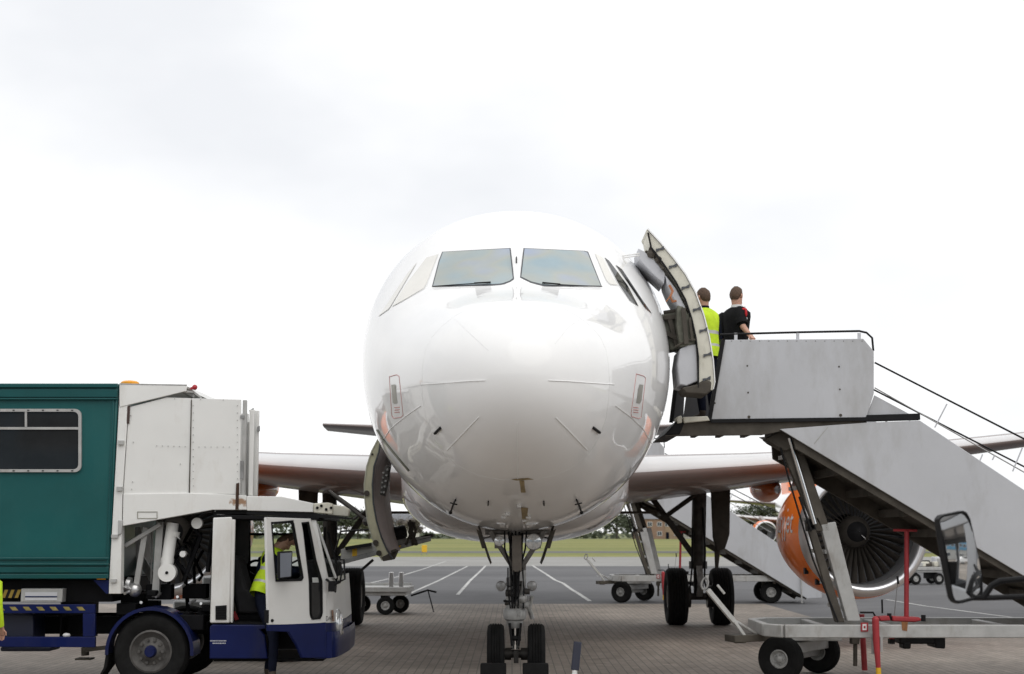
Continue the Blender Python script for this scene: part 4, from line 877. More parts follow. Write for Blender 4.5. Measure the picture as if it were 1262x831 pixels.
# ------------------------------------------------------------------ people
def person(name, label, j, top, legs, vest=None, loc=None, hair=True, bare_arm=False, collar=None, hem=0., wide=1.):
    t = thing(name, label, "person", loc)
    J = {k: Vector(v) for k, v in j.items()}
    keys = ["pelvis", "waist", "chest", "neck", "head"]
    vs = [J["pelvis"], (J["pelvis"] + J["chest"]) / 2, J["chest"], J["neck"], J["neck"] * .45 + J["head"] * .55, J["head"]]
    es = [(0, 1), (1, 2), (2, 3), (3, 4), (4, 5)]; rad = [(.135, .135), (.12, .12), (.135, .135), (.062, .062), (.078, .078), (.088, .088)]
    tagv = ["legs", "top", "top", "skin", "skin", "skin"]
    for sd_ in "LR":
        b0 = len(vs); vs += [J["sh" + sd_], J["el" + sd_], J["wr" + sd_]]; es += [(2, b0), (b0, b0 + 1), (b0 + 1, b0 + 2)]; rad += [(.068, .068), (.047, .047), (.031, .031)]
        tagv += ["top", "top", "skin" if bare_arm else "top"]
        b0 = len(vs); hp, kn, an, to = J["hip" + sd_], J["kn" + sd_], J["an" + sd_], J["toe" + sd_]
        vs += [hp, kn, an, to]; es += [(0, b0), (b0, b0 + 1), (b0 + 1, b0 + 2), (b0 + 2, b0 + 3)]; rad += [(.095, .095), (.068, .068), (.05, .05), (.04, .04)]; tagv += ["legs", "legs", "shoe", "shoe"]
    me = bpy.data.meshes.new("body_cage"); me.from_pydata([tuple(v) for v in vs], es, [])
    ob = bpy.data.objects.new("body_cage", me); S.collection.objects.link(ob)
    sk = ob.modifiers.new("skin", 'SKIN'); sk.use_smooth_shade = True; sub = ob.modifiers.new("sub", 'SUBSURF'); sub.levels = 2
    for i, r_ in enumerate(rad): me.skin_vertices[0].data[i].radius = r_
    me.skin_vertices[0].data[0].use_root = True
    dg = bpy.context.evaluated_depsgraph_get(); bm_ = bpy.data.meshes.new_from_object(ob.evaluated_get(dg))
    bv = [v.co.copy() for v in bm_.vertices]; bf = [tuple(p.vertices) for p in bm_.polygons]
    bpy.data.objects.remove(ob); bpy.data.meshes.remove(me)
    slots = {"skin": 0, "top": 1, "legs": 2, "shoe": 3}
    mb = MB()
    segs = [(vs[a], vs[b_], tagv[a], tagv[b_]) for a, b_ in es]
    def cls(c):
        best, bt = 9, "top"
        for a, b_, ta, tb in segs:
            d = b_ - a; u = max(0, min(1, (c - a).dot(d) / max(d.length_squared, 1e-6))); q = (c - a - d * u).length
            if q < best:
                best = q
                if ta == "top" and tb == "skin" and bare_arm and (a - J["neck"]).length > .2 and (b_ - J["neck"]).length > .3: bt = "skin" if u > .0 else "top"
                elif ta == "legs" and tb == "shoe": bt = "shoe" if u > .86 else "legs"
                elif ta == "top" and tb == "top": bt = "top"
                else: bt = ta if u < .55 else tb
        return bt
    mb.v = bv
    for f in bf:
        c = sum((bv[i] for i in f), Vector()) / len(f); mb.f.append(list(f)); mb.m.append(slots[cls(c)])
    # hands: palm, four fingers of unequal length and a thumb, joined into the body
    for sd_ in "LR":
        wr, el = J["wr" + sd_], J["el" + sd_]; d = (wr - el).normalized(); sdv = d.cross(Vector((0, 0, 1)));  sdv = (sdv if sdv.length > .1 else Vector((0, 1, 0))).normalized(); nn = sdv.cross(d).normalized()
        pc = wr + d * .05; mb.bar(wr - d * .02, wr + d * .085, .075, .03, up=nn)
        for k, ln in enumerate((.065, .078, .072, .055)):
            q = wr + d * .08 + sdv * (.028 - k * .019); mb.tube([q, q + d * ln * .5 - nn * .008, q + d * ln * .85 - nn * .03], [.0095, .009, .007], 6)
        q = wr + d * .03 + sdv * .036; mb.tube([q, q + d * .03 + sdv * .02, q + d * .06 + sdv * .022 - nn * .01], [.011, .0105, .008], 6)
    f_ = J["face"].normalized(); h = J["head"]; upv = (J["head"] - J["neck"]).normalized(); sv_ = f_.cross(upv).normalized()
    rows = []
    for i in range(13):
        tt = math.pi * i / 12
        rows.append([h + upv * (math.cos(tt) * .118 + .004) + (f_ * math.cos(a) * (.098 + (.008 if math.cos(a) < 0 else 0)) + sv_ * math.sin(a) * .078) * math.sin(tt) * (1 - .16 * max(0, -math.cos(tt))) for a in [6.2832 * k / 18 for k in range(18)]])
    mb.grid(rows, 0, True)
    mb.tube([h - upv * .02 - f_ * .02, J["neck"] - upv * .03], [.062, .066], 14)
    # face: nose, brow, ears, eyes, mouth
    mb.tube([h + f_ * .085 + upv * .03, h + f_ * .112 - upv * .015, h + f_ * .09 - upv * .022], [.010, .016, .012], 6)
    for q in (-1, 1): mb.ball(h + sv_ * q * .08 - upv * .005 - f_ * .005, .03, 8, 0, (.5, .9, 1.1))
    mb.tube([h + f_ * .06 - upv * .06, h + f_ * .085 - upv * .085, h + f_ * .05 - upv * .10], [.04, .03, .03], 8)
    body = part("body", mb, [SKIN, top, legs, BOOT], t, angle=60)
    ey = MB()
    for q in (-1, 1): ey.ball(h + f_ * .083 + sv_ * q * .033 + upv * .018, .011, 6)
    ey.bar(h + f_ * .098 - upv * .05 - sv_ * .022, h + f_ * .098 - upv * .05 + sv_ * .022, .006, .006, mi=1)
    part("face", ey, [EYE, M("lips", (.4, .16, .13))], body)
    if hair:
        rows = []; hn = 18
        for i in range(8):
            tt = i / 7 * 1.75; row = []
            for k in range(hn):
                a = 6.2832 * k / hn; ca = math.cos(a); mx_ = 2.12 if ca < -.25 else (1.62 if ca < .45 else 1.05); cut = tt / 1.75 * mx_; j_ = 1 + .05 * math.sin(k * 3.1 + i * 1.7) * math.sin(k * 5.3 + i * 2.9); sh_ = .007 if i < 7 else .001
                row.append(h + upv * (math.cos(cut) * (.118 + sh_) * j_ + .006) + (f_ * ca * (.099 + sh_ + (.01 if ca < 0 else 0)) + sv_ * math.sin(a) * (.079 + sh_)) * math.sin(cut) * j_)
            rows.append(row)
        part("hair", MB().grid(rows, wrap=True), HAIR, body, angle=80)
    # torso garment: rings of ellipses from hem to shoulders
    ax_ = (J["neck"] - J["pelvis"]); side = (J["shL"] - J["shR"]); side = (side - ax_ * side.dot(ax_) / ax_.length_squared).normalized(); fr = ax_.cross(side).normalized()
    ring = [(-.18, .195, .145), (-.1, .2, .15), (.06, .19, .145), (.12, .188, .143), (.3, .185, .14), (.36, .185, .14), (.44, .187, .143), (.62, .2, .147), (.78, .215, .147), (.88, .212, .13), (.95, .16, .105), (1.0, .085, .085)]
    rows = []
    for i, (u, a_, b_) in enumerate(ring):
        u = u + hem * (1 - u) / 1.18
        c = J["pelvis"] * (1 - u) + J["neck"] * u; a_ *= wide
        if 0 < u < 1: c = c * .5 + .5 * (J["pelvis"] * (1 - u * 1.0) + J["neck"] * u)
        rows.append([c + side * a_ * math.cos(6.2832 * k / 28) * (1 + .02 * math.sin(k * 2.3 + i)) + fr * b_ * math.sin(6.2832 * k / 28) * (1 + .035 * math.sin(k * 1.7 + i * 2.1)) for k in range(28)])
    g = MB().grid(rows, wrap=True); gm = top
    if vest:
        gm = [vest, REFL]
        for i in range(len(ring) - 1):
            if i in (2, 4 + 1): 
                for k in range(28): g.m[i * 28 + k] = 1
    part("hi_vis_vest" if vest else "shirt", g, gm, body, angle=70)
    for sd_ in "LR":                       # sleeves
        a, b_ = J["sh" + sd_], J["el" + sd_]; c = J["wr" + sd_]
        if bare_arm: part("sleeve", MB().tube([a + (a - b_) * .12, a, a * .5 + b_ * .5, a * .12 + b_ * .88], [.05, .088, .083, .078], 14), top, body, angle=60)
        else: part("sleeve", MB().tube([a + (a - b_) * .12, a, a * .5 + b_ * .5, b_, b_ * .5 + c * .5, b_ * .08 + c * .92], [.05, .085, .075, .066, .056, .046], 14), vest if vest and vest is HIVIS and name == "person_sleeved" else top, body, angle=60)
    if collar: part("collar", MB().lathe([(-.05, .095), (0, .078), (.035, .076), (.035, .066)], J["neck"], upv, 18), collar, body)
    return t, body, dict(J=J, side=side, fr=fr, up=upv)
def pose(x, y, z, face, lean=(0, 0, 0), h=1.76, **over):
    f_ = Vector((math.cos(face), math.sin(face), 0)); s_ = Vector((math.sin(face), -math.cos(face), 0)); k = h / 1.76; L_ = Vector(lean); o = Vector((x, y, z)); Z = Vector((0, 0, 1))
    d = {"pelvis": o + Z * .95 * k, "chest": o + Z * 1.27 * k + L_ * .6, "neck": o + Z * 1.49 * k + L_, "head": o + Z * 1.64 * k + L_ * 1.08, "face": f_}
    for n_, q in (("L", -1), ("R", 1)):
        d["sh" + n_] = d["neck"] - Z * .085 * k + s_ * q * .185 * k; d["el" + n_] = d["sh" + n_] + s_ * q * .05 - Z * .29 * k - f_ * .02; d["wr" + n_] = d["el" + n_] - Z * .24 * k + f_ * .10
        d["hip" + n_] = d["pelvis"] + s_ * q * .09 * k - Z * .07; d["kn" + n_] = o + s_ * q * .10 + Z * .5 * k + f_ * .02; d["an" + n_] = o + s_ * q * .10 + Z * .085 - f_ * .03; d["toe" + n_] = o + s_ * q * .12 + Z * .04 + f_ * .17
    d.update({a: Vector(b_) for a, b_ in over.items()})
    return d
# at the top of the stairs
hp = P(867, 371, 19.85)
j1 = pose(P(871, 500, 19.85).x, 19.85, 3.31, R(128), h=1.78, lean=(-.02, .02, 0)); 
person("person", "man in yellow hi-vis vest standing behind the open front door", j1, NAVYC, NAVYC, HIVIS, (j1["pelvis"].x, 19.85, 3.31), collar=NAVYC, wide=1.14)
j2 = pose(P(908, 500, 20.25).x, 20.25, 3.31, R(48), h=1.86, lean=(.02, -.03, 0))
hand = P(925, 413, 20.0); sh = P(911, 382, 20.15); j2["shR"] = sh; j2["elR"] = P(915, 402, 20.05); j2["wrR"] = P(924, 413, 19.95)
t2, b2, inf = person("person", "man in black polo shirt with red shoulder flashes leaning on the stair rail", j2, BLACKC, BLACKC, None, (j2["pelvis"].x, 20.25, 3.31), bare_arm=True, collar=WHITEC)
rdm = MB()
nk = inf["J"]["neck"]; s0 = inf["side"]
for q in (-1, 1):
    c = nk + s0 * q * .105 - Vector((0, 0, .055)); rdm.ball(c + Vector((0, -.045, .02)), .042, 10, 0, (1.3, .9, .55)); c = nk + s0 * q * .15 - Vector((0, 0, .1)); rdm.ball(c + Vector((0, -.055, .01)), .038, 10, 0, (.5, .8, 1.4))
part("shoulder_flash", rdm, REDC, b2)
part("side_stripe", MB().tube([inf["J"]["neck"] + Vector((.06, -.05, -.02)), inf["J"]["shR"] + Vector((.06, -.02, .03)), inf["J"]["shR"] + Vector((.10, -.03, -.12)), inf["J"]["elR"] + Vector((.05, -.0, .10))], [.02, .026, .026, .02], 8), WHITEC, b2)
# far left edge of the frame, only his side in view
j3 = pose(-5.98, 17.3, 0, R(80), h=1.66)
person("person", "man in yellow hi-vis vest cut off by the left edge of the picture", j3, HIVIS, NAVYC, HIVIS, (-5.98, 17.3, 0), collar=NAVYC)
# leaning into the lorry cab
YD = 18.75
j4 = dict(pelvis=P(321, 737, YD + .3), chest=P(325, 702, YD + .4), neck=P(341, 677, YD + .5), head=P(354, 667, YD + .55), face=Vector((.9, .3, -.35)),
          shL=P(341, 682, YD + .7), shR=P(331, 685, YD + .3), elL=P(354, 702, YD + .75), elR=P(352, 708, YD + .25), wrL=P(370, 704, YD + .8), wrR=P(371, 704, YD + .35),
          hipL=P(327, 745, YD + .35), hipR=P(324, 746, YD + .15), knL=P(339, 783, YD + .15), knR=P(338, 785, YD - .10), anL=P(329, 829, YD + .28), anR=P(335, 834, YD - .12), toeL=P(338, 834, YD + .3), toeR=P(347, 840, YD - .22))
person("person", "man in yellow hi-vis vest bending into the open lorry cab, one boot on the ground", j4, NAVYC, NAVYC, HIVIS, (j4["pelvis"].x, YD, 0), hem=.22)
# ------------------------------------------------------------------ ambulance-lift lorry
TY, TD = 18.7, 2.35
tr = thing("lift_truck", "blue and white lift lorry with a raised teal box body and open cab door", "lorry", (-5.5, TY + 1.2, 0))
T = lambda px, py, dy=0.: P(px, py, TY + dy)
def tp_(pix, d0, d1, mi=0, mb=None): return (mb or MB()).pprism(pix, TY + d0, TY + d1, mi)
XL = -9.6
xr = T(146, 473).x; zt_, zb_ = T(100, 472.5).z, T(100, 714).z
xb = T(134, 714).x
# teal body: shell with recessed main panel, cornice and sill mouldings
bx = MB().extrude([(XL, TY, zb_), (xb, TY, zb_), (xr, TY, zt_), (XL, TY, zt_)], (0, TD, 0))
box = part("box_body", bx, GREEN, tr, bevel=.02)
tm = MB()
zl = lambda py: T(80, py).z
xe = lambda py: xb + (xr - xb) * (714 - py) / (714 - 473)
for (pa, pb_, pr) in ((473.5, 478, .045), (480, 490, .03), (491, 493, .05), (687, 690, .03), (694, 697, .045), (698.5, 706, .03), (707.5, 713, .055)):
    tm.extrude([(XL, TY - pr, zl(pb_)), (xe(pb_) - .003, TY - pr, zl(pb_)), (xe(pa) - .003, TY - pr, zl(pa)), (XL, TY - pr, zl(pa))], (0, pr + .002, 0))
tm.extrude([T(138, 492, -.02), T(141, 492, -.02), T(133.5, 700, -.02), T(130.5, 700, -.02)], (0, .025, 0))
part("body_moulding", tm, GREENT, box, bevel=.006)
def rrect(x0, x1, y0, y1, r, n=5):
    out = []
    for cx, cy, a0 in ((x1 - r, y0 + r, -90), (x1 - r, y1 - r, 0), (x0 + r, y1 - r, 90), (x0 + r, y0 + r, 180)):
        for k in range(n + 1): a = R(a0 + 90 * k / n); out.append((cx + r * math.cos(a), cy + r * math.sin(a)))
    return out
def frame(outer, inner, d0, d1):
    mb = MB(); n = len(outer)
    A, B_ = [T(a, b_, d0) for a, b_ in outer], [T(a, b_, d0) for a, b_ in inner]; dd = Vector((0, d1 - d0, 0))
    mb.grid([A + A[:1], B_ + B_[:1]]); mb.grid([A + A[:1], [p + dd for p in A + A[:1]]]); mb.grid([B_ + B_[:1], [p + dd for p in B_ + B_[:1]]])
    return mb
def rect_bar(mb, x0, x1, y0, y1, d0, d1): return mb.pprism([(x0, y0), (x1, y0), (x1, y1), (x0, y1)], TY + d0, TY + d1)
wfm = frame(rrect(-95, 100, 504, 582, 8), rrect(-91.5, 96.5, 507.5, 578.5, 6), -.035, .01)
rect_bar(wfm, -91.5, 97, 526.5, 529.5, -.03, .0); rect_bar(wfm, 30.5, 33, 507, 527, -.03, 0)
wf = part("window_frame", wfm, GALV, box, angle=30)
part("window_pane", MB().extrude([T(a, b_, -.012) for a, b_ in rrect(-92, 97, 507, 579, 6)], (0, .006, 0)), GLASSD, wf)
bt_ = MB()
for k in range(11): bt_.box(T(-90 + k * 18, 506).x - .012, T(-90 + k * 18, 506).x + .012, TY - .042, TY - .03, T(0, 506).z - .006, T(0, 506).z + .006).box(T(-90 + k * 18, 580.5).x - .012, T(-90 + k * 18, 580.5).x + .012, TY - .042, TY - .03, T(0, 580.5).z - .006, T(0, 580.5).z + .006)
part("frame_screw", bt_, BLACK, wf)
# white lift head
TRWR = TRW.copy(); TRWR.name = "truck white panel with rust bloom"
n_, l_ = TRWR.node_tree.nodes, TRWR.node_tree.links; b_n = n_["Principled BSDF"]; old = b_n.inputs["Base Color"].links[0].from_socket
tcn = n_.new("ShaderNodeTexCoord"); rc = T(294, 618) - ORG
mpn = n_.new("ShaderNodeMapping"); mpn.inputs[1].default_value = (-rc.x * 4.2, 0, -rc.z * 5.5); mpn.inputs[3].default_value = (4.2, 0, 5.5); l_.new(tcn.outputs["Object"], mpn.inputs[0])
ln_ = n_.new("ShaderNodeVectorMath"); ln_.operation = 'LENGTH'; l_.new(mpn.outputs[0], ln_.inputs[0])
nn_ = n_.new("ShaderNodeTexNoise"); nn_.inputs["Scale"].default_value = 14; nn_.inputs["Detail"].default_value = 8; l_.new(tcn.outputs["Object"], nn_.inputs["Vector"])
ad_ = n_.new("ShaderNodeMath"); ad_.operation = 'MULTIPLY_ADD'; l_.new(nn_.outputs[0], ad_.inputs[0]); ad_.inputs[1].default_value = 1.3; l_.new(ln_.outputs["Value"], ad_.inputs[2])
rr_ = n_.new("ShaderNodeValToRGB"); rr_.color_ramp.elements[0].position = .8; rr_.color_ramp.elements[0].color = (.9, .9, .9, 1); rr_.color_ramp.elements[1].position = 1.7; rr_.color_ramp.elements[1].color = (0, 0, 0, 1); l_.new(ad_.outputs[0], rr_.inputs[0])
qm = n_.new("ShaderNodeMix"); qm.data_type = 'RGBA'; l_.new(rr_.outputs[0], qm.inputs[0]); l_.new(old, qm.inputs[6]); qm.inputs[7].default_value = (.30, .15, .06, 1); l_.new(qm.outputs[2], b_n.inputs["Base Color"])
cp = part("corner_post", tp_([(146.5, 500), (158, 497), (150.5, 610), (150, 648), (149, 732), (134, 732), (134.5, 714)], .0, .14), TRW, tr, bevel=.006)
part("hinge", tp_([(145, 543), (152, 543), (152, 548), (145, 548)], -.04, .01).pprism([(143.5, 600), (150, 600), (150, 605), (143.5, 605)], TY - .04, TY + .01).pprism([(137, 659), (145, 659), (145, 663), (137, 663)], TY - .04, TY + .01).pprism([(136, 714), (143, 714), (143, 718), (136, 718)], TY - .04, TY + .01), GALV, cp)
part("hinge_stain", tp_([(145.5, 641), (151, 641), (150, 658), (145, 660)], -.02, .005), GALV, cp, bevel=.01)
hood = [(147, 474), (230, 475.5), (237, 478), (243, 488), (205, 489.5), (160, 498.5), (147, 502)]
part("roof_hood", tp_([(147, 474), (230, 475.5), (230, 482), (147, 502)], -.01, .03).pprism([(147, 474), (230, 475.5), (238, 484), (147, 480)], TY + .03, TY + TD), TRW, tr, bevel=.006)
part("hood_stay", MB().bar(T(231, 478), T(248, 491, .15), .03, .025).bar(T(228, 482, .1), T(238, 488, .2), .06, .06), GALV, tr)
part("marker_lamp", MB().ball(T(240, 477.5, .0), .035, 10).bar(T(235, 479), T(241, 478), .03, .03), M("red marker lens", (.4, .02, .03), .3), tr)
part("beacon", MB().lathe([(0, .12), (.03, .12), (.05, .09), (.06, .01)], T(160, 474.5, 1.1), (0, 0, 1), 16), AMBER, tr)
part("roof_edge", MB().extrude([T(147, 472.5, -.012), T(230, 474, -.012), T(230, 475.3, -.012), T(147, 474, -.012)], (0, .03, 0)), GALV, tr)
pA = part("lift_panel", tp_([(159, 502), (205, 490), (235.5, 491), (233, 608), (156, 640), (152, 610)], .02, .05), TRW, tr, bevel=.004)
pB = part("lift_panel", tp_([(236.3, 491), (297, 492.5), (296, 609), (233.8, 609)], .016, .05), TRW, tr, bevel=.004)
part("panel_joint", tp_([(235.4, 493), (236.4, 493), (233.6, 607), (232.6, 607)], .005, .03), UNDER, tr)
sk = part("lift_skirt", tp_([(152, 609), (231, 607.8), (303, 610.5), (304, 628.5), (262, 628.5), (151, 648.5)], .0, .05), TRWR, tr, bevel=.006)
part("slot", tp_([(156.5, 501), (160, 500), (159, 522), (156, 522)], .0, .03), M("brown slot", (.06, .035, .03), .7), pA)
rv = MB()
for px, py in [(238 + 0 * k, 500 + 9 * k) for k in range(12)] + [(292.5, 500 + 9 * k) for k in range(12)] + [(193 + 7 * k, 549.5 + .2 * k) for k in range(6)] + [(245 + 7.5 * k, 551) for k in range(6)] + [(161, 512), (164, 545), (163, 594), (162, 603), (222, 572), (171, 612), (203, 611), (219, 611.5), (224, 611.5), (234, 613), (202, 628), (234, 629), (266, 615), (170, 627), (247, 492.5), (275, 493), (215, 491.5), (265, 630)]:
    q = T(px, py, .003); rv.tube([q, q + Vector((0, .02, 0))], .0055, 6)
part("rivet", rv, GALV, tr)
part("panel_outline", frame([(169, 630.5), (194, 630.5), (194, 639.5), (169, 639.5)], [(170, 631.5), (193, 631.5), (193, 638.5), (170, 638.5)], -.006, .0), PROBE, sk)
rs = MB().pprism([(291, 596), (294.5, 595), (294, 628), (290, 628.3)], TY - .006, TY + .03)
part("rust_streak", rs, M("dark rust", (.05, .025, .015), .85), sk)
# rust bloom: flat stain on the plate
gt = [(298, 303, 493, 611, .02), (306.5, 312.5, 505, 611, .1), (313, 318, 506, 612, .25), (303.5, 306, 520, 612, .5)]
for x0, x1, y0, y1, d in gt: part("gate_slat", tp_([(x0 + 1, y0), (x1 + 1, y0), (x1 - 1, y1), (x0 - 1, y1)], d, d + .06), GALV if x0 in (298, 303.5) else TRW, tr, bevel=.008)
part("gate_hinge", tp_([(296, 512), (301, 512), (301, 516), (296, 516)], -.0, .06).pprism([(296, 568), (300, 568), (300, 590), (296, 590)], TY, TY + .05).pprism([(317, 526), (319.5, 525), (319.5, 531), (317, 532)], TY + .2, TY + .26).pprism([(307, 506), (312, 503), (313, 515), (310, 517)], TY + .3, TY + .36), STEEL, tr)
part("far_lift_panel", MB().extrude([P(a, b_, TY + TD - .05) for a, b_ in [(200, 510), (306, 510), (312, 622), (200, 640)]], (0, .05, 0)), TRW, tr)
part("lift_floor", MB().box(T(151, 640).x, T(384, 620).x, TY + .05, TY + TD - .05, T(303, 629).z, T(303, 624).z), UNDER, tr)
bm_ = part("platform_beam", tp_([(303.5, 611.5), (347, 612), (386, 620.5), (386, 631.5), (304, 629.5)], .0, .12), TRW, tr, bevel=.008)
part("beam_end", tp_([(386, 620.5), (404, 619.5), (410, 621), (410, 634), (386, 632)], .02, .12).pprism([(403, 621), (424, 624), (431, 628), (429, 637), (404, 635)], TY + .3, TY + .42), CREAM, bm_, bevel=.012)
en = MB()
for px, py in ((391, 626), (396, 623.5), (402, 628), (408, 626)): en.tube([T(px, py, .0), T(px, py, .03)], .018, 8)
part("beam_hole", en, BLACK, bm_)
part("beam_rail", tp_([(304, 630.5), (386, 632.5), (430, 638), (430, 640), (304, 634)], .03, .5), BLACK, tr)
part("gap_filler", tp_([(262, 629.2), (304, 629.2), (304, 633.6), (262, 633.4)], .08, 1.6), BLACK, tr)  # added dark panel, closes the gap where the nacelle would show
part("far_beam", tp_([(303.5, 611.5), (386, 620.5), (386, 631.5), (304, 629.5)], TD - .12, TD), TRW, tr)
# scissor gear and pipes in the gap behind the cab
sg_ = MB()
sg_.bar(T(154, 673, .25), T(198, 646, .25), .05, .04, up=(0, 1, 0)).bar(T(168, 722, .3), T(180, 650, .3), .07, .05, up=(0, 1, 0)).bar(T(192, 736, .35), T(198, 643, .35), .09, .08, up=(0, 1, 0)).bar(T(186, 735, .6), T(187, 655, .6), .02, .02, up=(0, 1, 0)).bar(T(170, 650, .9), T(172, 700, .9), .07, .05, up=(0, 1, 0)).bar(T(156, 660, 1.5), T(196, 725, 1.5), .1, .06, up=(0, 1, 0))
part("scissor_arm", sg_, GALV, tr, bevel=.006)
part("lift_cabinet", tp_([(151, 650), (176, 650), (176, 695), (150, 695)], 1.6, 2.2), GALV, tr, bevel=.02)
part("hydraulic_ram", MB().tube([T(213, 645, .3), T(205, 699, .25)], .075, 16).tube([T(213.5, 655, .3), T(212.5, 661, .3)], .088, 16).tube([T(206.5, 688, .26), T(205.8, 694, .26)], .083, 16), TRW, tr)
part("ram_end", MB().lathe([(0, .015), (0, .11), (.1, .11), (.1, .02)], T(205.5, 706, .12), (0, 1, 0), 24).lathe([(-.012, .0), (-.012, .018), (0, .02)], T(205.5, 706, .12), (0, 1, 0), 12, 1), [TRW, BLACK], tr)
part("valve", MB().lathe([(0, .001), (0, .068), (.08, .068)], T(242.5, 645, .22), (0, 1, 0), 20).lathe([(0, .001), (0, .038), (.1, .038)], T(225, 683, .2), (0, 1, 0), 16), TRW, tr)
part("fluid_drum", MB().tube([T(156, 720, .3), T(161, 721, .3)], .09, 16).ball(T(166, 727, .3), .09, 12), SKYREF, tr)
hs = MB(); rnd = random.Random(5)
for k in range(9):
    x0 = rnd.uniform(212, 252); y0 = rnd.uniform(640, 700); dd = rnd.uniform(.25, 1.2)
    hs.tube([T(x0, y0, dd), T(x0 + rnd.uniform(-14, 14), y0 + rnd.uniform(10, 30), dd + .1), T(x0 + rnd.uniform(-16, 10), min(760, y0 + rnd.uniform(30, 70)), dd + .05)], rnd.uniform(.012, .03), 6)
part("hose_bundle", hs, CHASSIS, tr)
eb = MB()
for k in range(26):
    x0, y0, d = rnd.uniform(154, 256), rnd.uniform(722, 775), rnd.uniform(.1, 1.0); q = T(x0, y0, d); w_ = rnd.uniform(.04, .16); eb.box(q.x - w_, q.x + w_, q.y, q.y + .2, q.z - w_ * .6, q.z + w_ * .6)
part("engine_bits", eb, CHASSIS, tr, bevel=.012)
eb = MB()
for k in range(9):
    x0, y0, d = rnd.uniform(150, 250), rnd.uniform(720, 745), rnd.uniform(.0, .3); q = T(x0, y0, d); eb.tube([q, q + Vector((rnd.uniform(-.12, .12), .1, rnd.uniform(-.04, .06)))], .018, 8)
part("pipe_fitting", eb, SKYREF, tr)
part("chassis_rail", MB().box(XL, T(400, 770).x, TY + .75, TY + .83, .62, .84).box(XL, T(400, 770).x, TY + 1.55, TY + 1.63, .62, .84).box(XL, xb, TY + .2, TY + TD - .2, zb_ - .28, zb_ - .02), CHASSIS, tr)
part("rear_bulkhead", MB().box(T(60, 740).x, T(62, 740).x, TY + .5, TY + 2.2, .5, zb_ - .03), CHASSIS, tr)
# skirt frame and lockers beneath the teal body
sf = MB()
for a in ([(-110, 745), (117, 745), (117, 756), (-110, 756)], [(-110, 785), (117, 785), (117, 798), (-110, 797)]): sf.pprism(a, TY + .04, TY + .10)
sf.pprism([(102, 756.2), (117, 756.2), (117, 784.8), (102, 784.8)], TY + .042, TY + .10).pprism([(-60, 756.2), (-45, 756.2), (-45, 784.8), (-60, 784.8)], TY + .042, TY + .10)
part("side_guard", sf, NAVY, tr, bevel=.006)
hz_ = MB()
for k in range(-7, 5): hz_.pprism([(28 + k * 16.5, 748), (35 + k * 16.5, 748), (39 + k * 16.5, 752.5), (32 + k * 16.5, 752.5)], TY + .034, TY + .041)
part("hazard_stripe", hz_, M("worn yellow stripe", (.25, .2, .06), .7, 0, .3, 20), tr)
lk = part("locker", tp_([(26, 725.5), (77.5, 725.5), (76.5, 742.5), (25, 742.5)], .05, .5), GALV, tr, bevel=.01)
part("locker_label", tp_([(31, 730), (70.5, 730), (70, 740), (31, 740)], .044, .05), LINING, lk)
part("label_band", tp_([(31, 734.8), (70.3, 734.8), (70.2, 736.4), (31, 736.4)], .04, .0442), NAVY, lk)
hz2 = tp_([(2, 727), (23, 727), (23, 737), (2, 737)], .08, .1); part("hazard_board", hz2, BLACK, tr)
hz3 = MB()
for k in range(3): hz3.pprism([(6 + k * 8, 727), (10 + k * 8, 727), (6 + k * 8, 737), (2 + k * 8, 737)], TY + .075, TY + .081)
part("hazard_stripe", hz3, M("dim yellow", (.3, .2, .03), .7), tr)
part("side_reflector", tp_([(119, 709.5), (130, 709.5), (130, 714.5), (119, 714.5)], -.03, .0), AMBER, tr, bevel=.008)
part("corner_gusset", tp_([(115, 715), (137, 715), (137, 731), (131, 732)], .02, .06), NAVY, tr)
part("battery_box", tp_([(-30, 757), (41, 757), (41, 797), (-30, 797)], .2, .7).pprism([(0, 797.5), (64, 797.5), (62, 803), (0, 803)], TY + .2, TY + .6), M("dark blue locker", (.008, .011, .03), .5), tr, bevel=.02)
part("rag", MB().ball(T(82, 783, .2), .05, 8, 0, (1, .6, .6)), STRIP, tr)
part("stabiliser_foot", MB().tube([T(105, 798, .5), T(105, 808, .5)], .05, 10).box(T(95, 810, .5).x, T(114, 810, .5).x, TY + .4, TY + .6, T(100, 813, .5).z, T(100, 811, .5).z).bar(T(106, 801, .4), T(140, 797, .4), .05, .05), UNDER, tr)
# wheels
wc = T(187, 800.5, .11); RIMD = M("dark steel wheel rim", (.10, .095, .09), .5, .3, .3, 9, spec=.3)
wheel(tr, (wc.x, TY + .15, .455), (0, 1, 0), .455, .27, .255, RIMD, 10, 4, 48)
wheel(tr, (wc.x, TY + TD - .25, .455), (0, 1, 0), .455, .27, .255, STEEL, 10, 4, 32)
wheel(tr, (-8.75, TY + .15, .455), (0, 1, 0), .455, .27, .255, STEEL, 10, 4, 32); wheel(tr, (-8.75, TY + TD - .25, .455), (0, 1, 0), .455, .27, .255, STEEL, 10, 4, 32)
part("hub_cap", MB().lathe([(-.03, .001), (-.03, .06), (.02, .075), (.06, .08)], Vector((wc.x, TY + .02, .455)), (0, 1, 0), 20), NAVY, tr)
part("axle", MB().tube([(wc.x, TY + .2, .455), (wc.x, TY + TD - .3, .455)], .07, 10).tube([(-8.75, TY + .2, .455), (-8.75, TY + TD - .3, .455)], .07, 10), CHASSIS, tr)
mg = [(139, 812), (140, 796), (141, 780), (146, 763), (156, 749), (170, 741), (188, 738), (206, 740), (222, 748), (234, 760), (242, 776), (246, 796)]
mi_ = [(137, 812), (133, 825)]
ang = [Vector((wc.x, 0, .455)) + Vector((math.cos(R(a)), 0, math.sin(R(a)))) * .535 for a in range(-5, 193, 9)]
